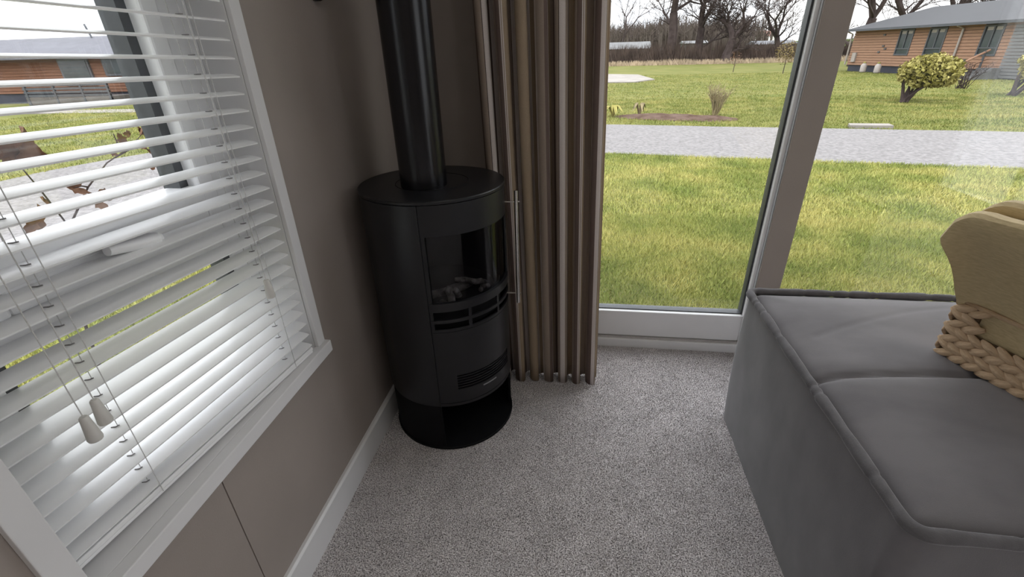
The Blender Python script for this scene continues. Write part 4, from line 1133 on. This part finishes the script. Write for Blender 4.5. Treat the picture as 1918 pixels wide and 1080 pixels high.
for k in range(5): MB().box((-28.2, 21.8, -.1 + .16 * k), (-23.2, 21.86, -.1 + .16 * k + .10)).build('veranda_board', grey_frame, l2)
MB().box((-28.2, 21.8, G), (-23.2, 23.15, -.12)).build('veranda_deck', shed_m, l2)
for x in (-28.1, -26.4, -24.8, -23.3): MB().box((x, 21.78, G), (x + .1, 21.88, .62)).build('veranda_post', grey_frame, l2)
MB().tube([(-27.3, 25.9, 2.5), (-27.5, 25.9, 3.3)], .05, 6).build('roof_vent', grey_frame, l2)
struct(MB().box((-60, 17.8, G), (-10.5, 19.0, G + .03)).build('garden_path', concrete_m), 'pale concrete path before the far timber lodge')

# ------------------------------------------------------------------ leafy sapling outside the side window
sp_ = thing('oak_sapling', 'thin sapling with brown dead leaves outside the side window', 'sapling', (-1.6, 1.1, G))
stem = [Vector((-1.62, 1.02, G)), Vector((-1.60, 1.05, .2)), onx(112, 470, -1.6), onx(130, 425, -1.6), onx(165, 350, -1.6), onx(200, 305, -1.6), onx(246, 274, -1.6), onx(275, 240, -1.6)]
MB().tube(stem, [.007, .006, .0045, .0038, .003, .0024, .0018, .0012], 6).build('stem', bark_m, sp_, smooth=True)
def twig(a, b_):
    MB().tube([onx(*a, -1.6), onx((a[0] + b_[0]) / 2, (a[1] + b_[1]) / 2 - 3, -1.6), onx(*b_, -1.6)], [.003, .0025, .0015], 5).build('twig', bark_m, sp_)
for a, b_ in (((215, 295), (268, 272)), ((165, 350), (140, 352)), ((150, 385), (100, 395)), ((158, 368), (200, 372)), ((225, 285), (212, 250)), ((246, 274), (290, 285)), ((100, 395), (60, 408)), ((130, 425), (20, 290))): twig(a, b_)
def leaf(px, py, L, ang, seed):
    r_ = random.Random(seed); L *= .5; c_ = onx(px, py, -1.6); n = 8; vs = []; fs = []
    for i in range(n + 1):
        u = i / n; w = L * .30 * math.sin(PI * min(1, u * .95 + .04)) * (1 + .35 * math.sin(u * 20)); curl = .18 * L * math.sin(3 * u + seed)
        for s in (-1, 0, 1): vs.append(((u - .3) * L, s * w, curl + (.12 * L if s else 0)))
    for i in range(n):
        for k in range(2): a = 3 * i + k; fs.append((a, a + 1, a + 4, a + 3))
    M_ = Matrix.Rotation(rad(90 + r_.uniform(-25, 25)), 3, 'Y') @ Matrix.Rotation(rad(ang), 3, 'Z') @ Matrix.Rotation(r_.uniform(-.6, .6), 3, 'X')
    m = MB(); m.add([c_ + M_ @ Vector(v) for v in vs], fs); m.build('leaf', leaf_m, sp_, smooth=True, fix=False)
k = 0
for px, py, L, ang in ((222, 255, .10, 20), (232, 250, .08, 80), (262, 243, .10, 120), (270, 250, .08, 200), (138, 352, .12, 40), (132, 345, .09, 100), (60, 405, .13, 10), (70, 398, .11, 80), (95, 392, .12, 170), (112, 388, .10, 260), (175, 372, .11, 90), (182, 380, .10, 30), (205, 370, .08, 140), (196, 362, .08, 250), (280, 285, .11, 60), (285, 310, .10, 160), (215, 288, .07, 220), (270, 272, .07, 300), (15, 285, .22, 70), (25, 280, .20, 150), (5, 275, .2, 20), (62, 420, .1, 300), (50, 410, .1, 200)):
    leaf(px, py, L, ang, k); k += 1
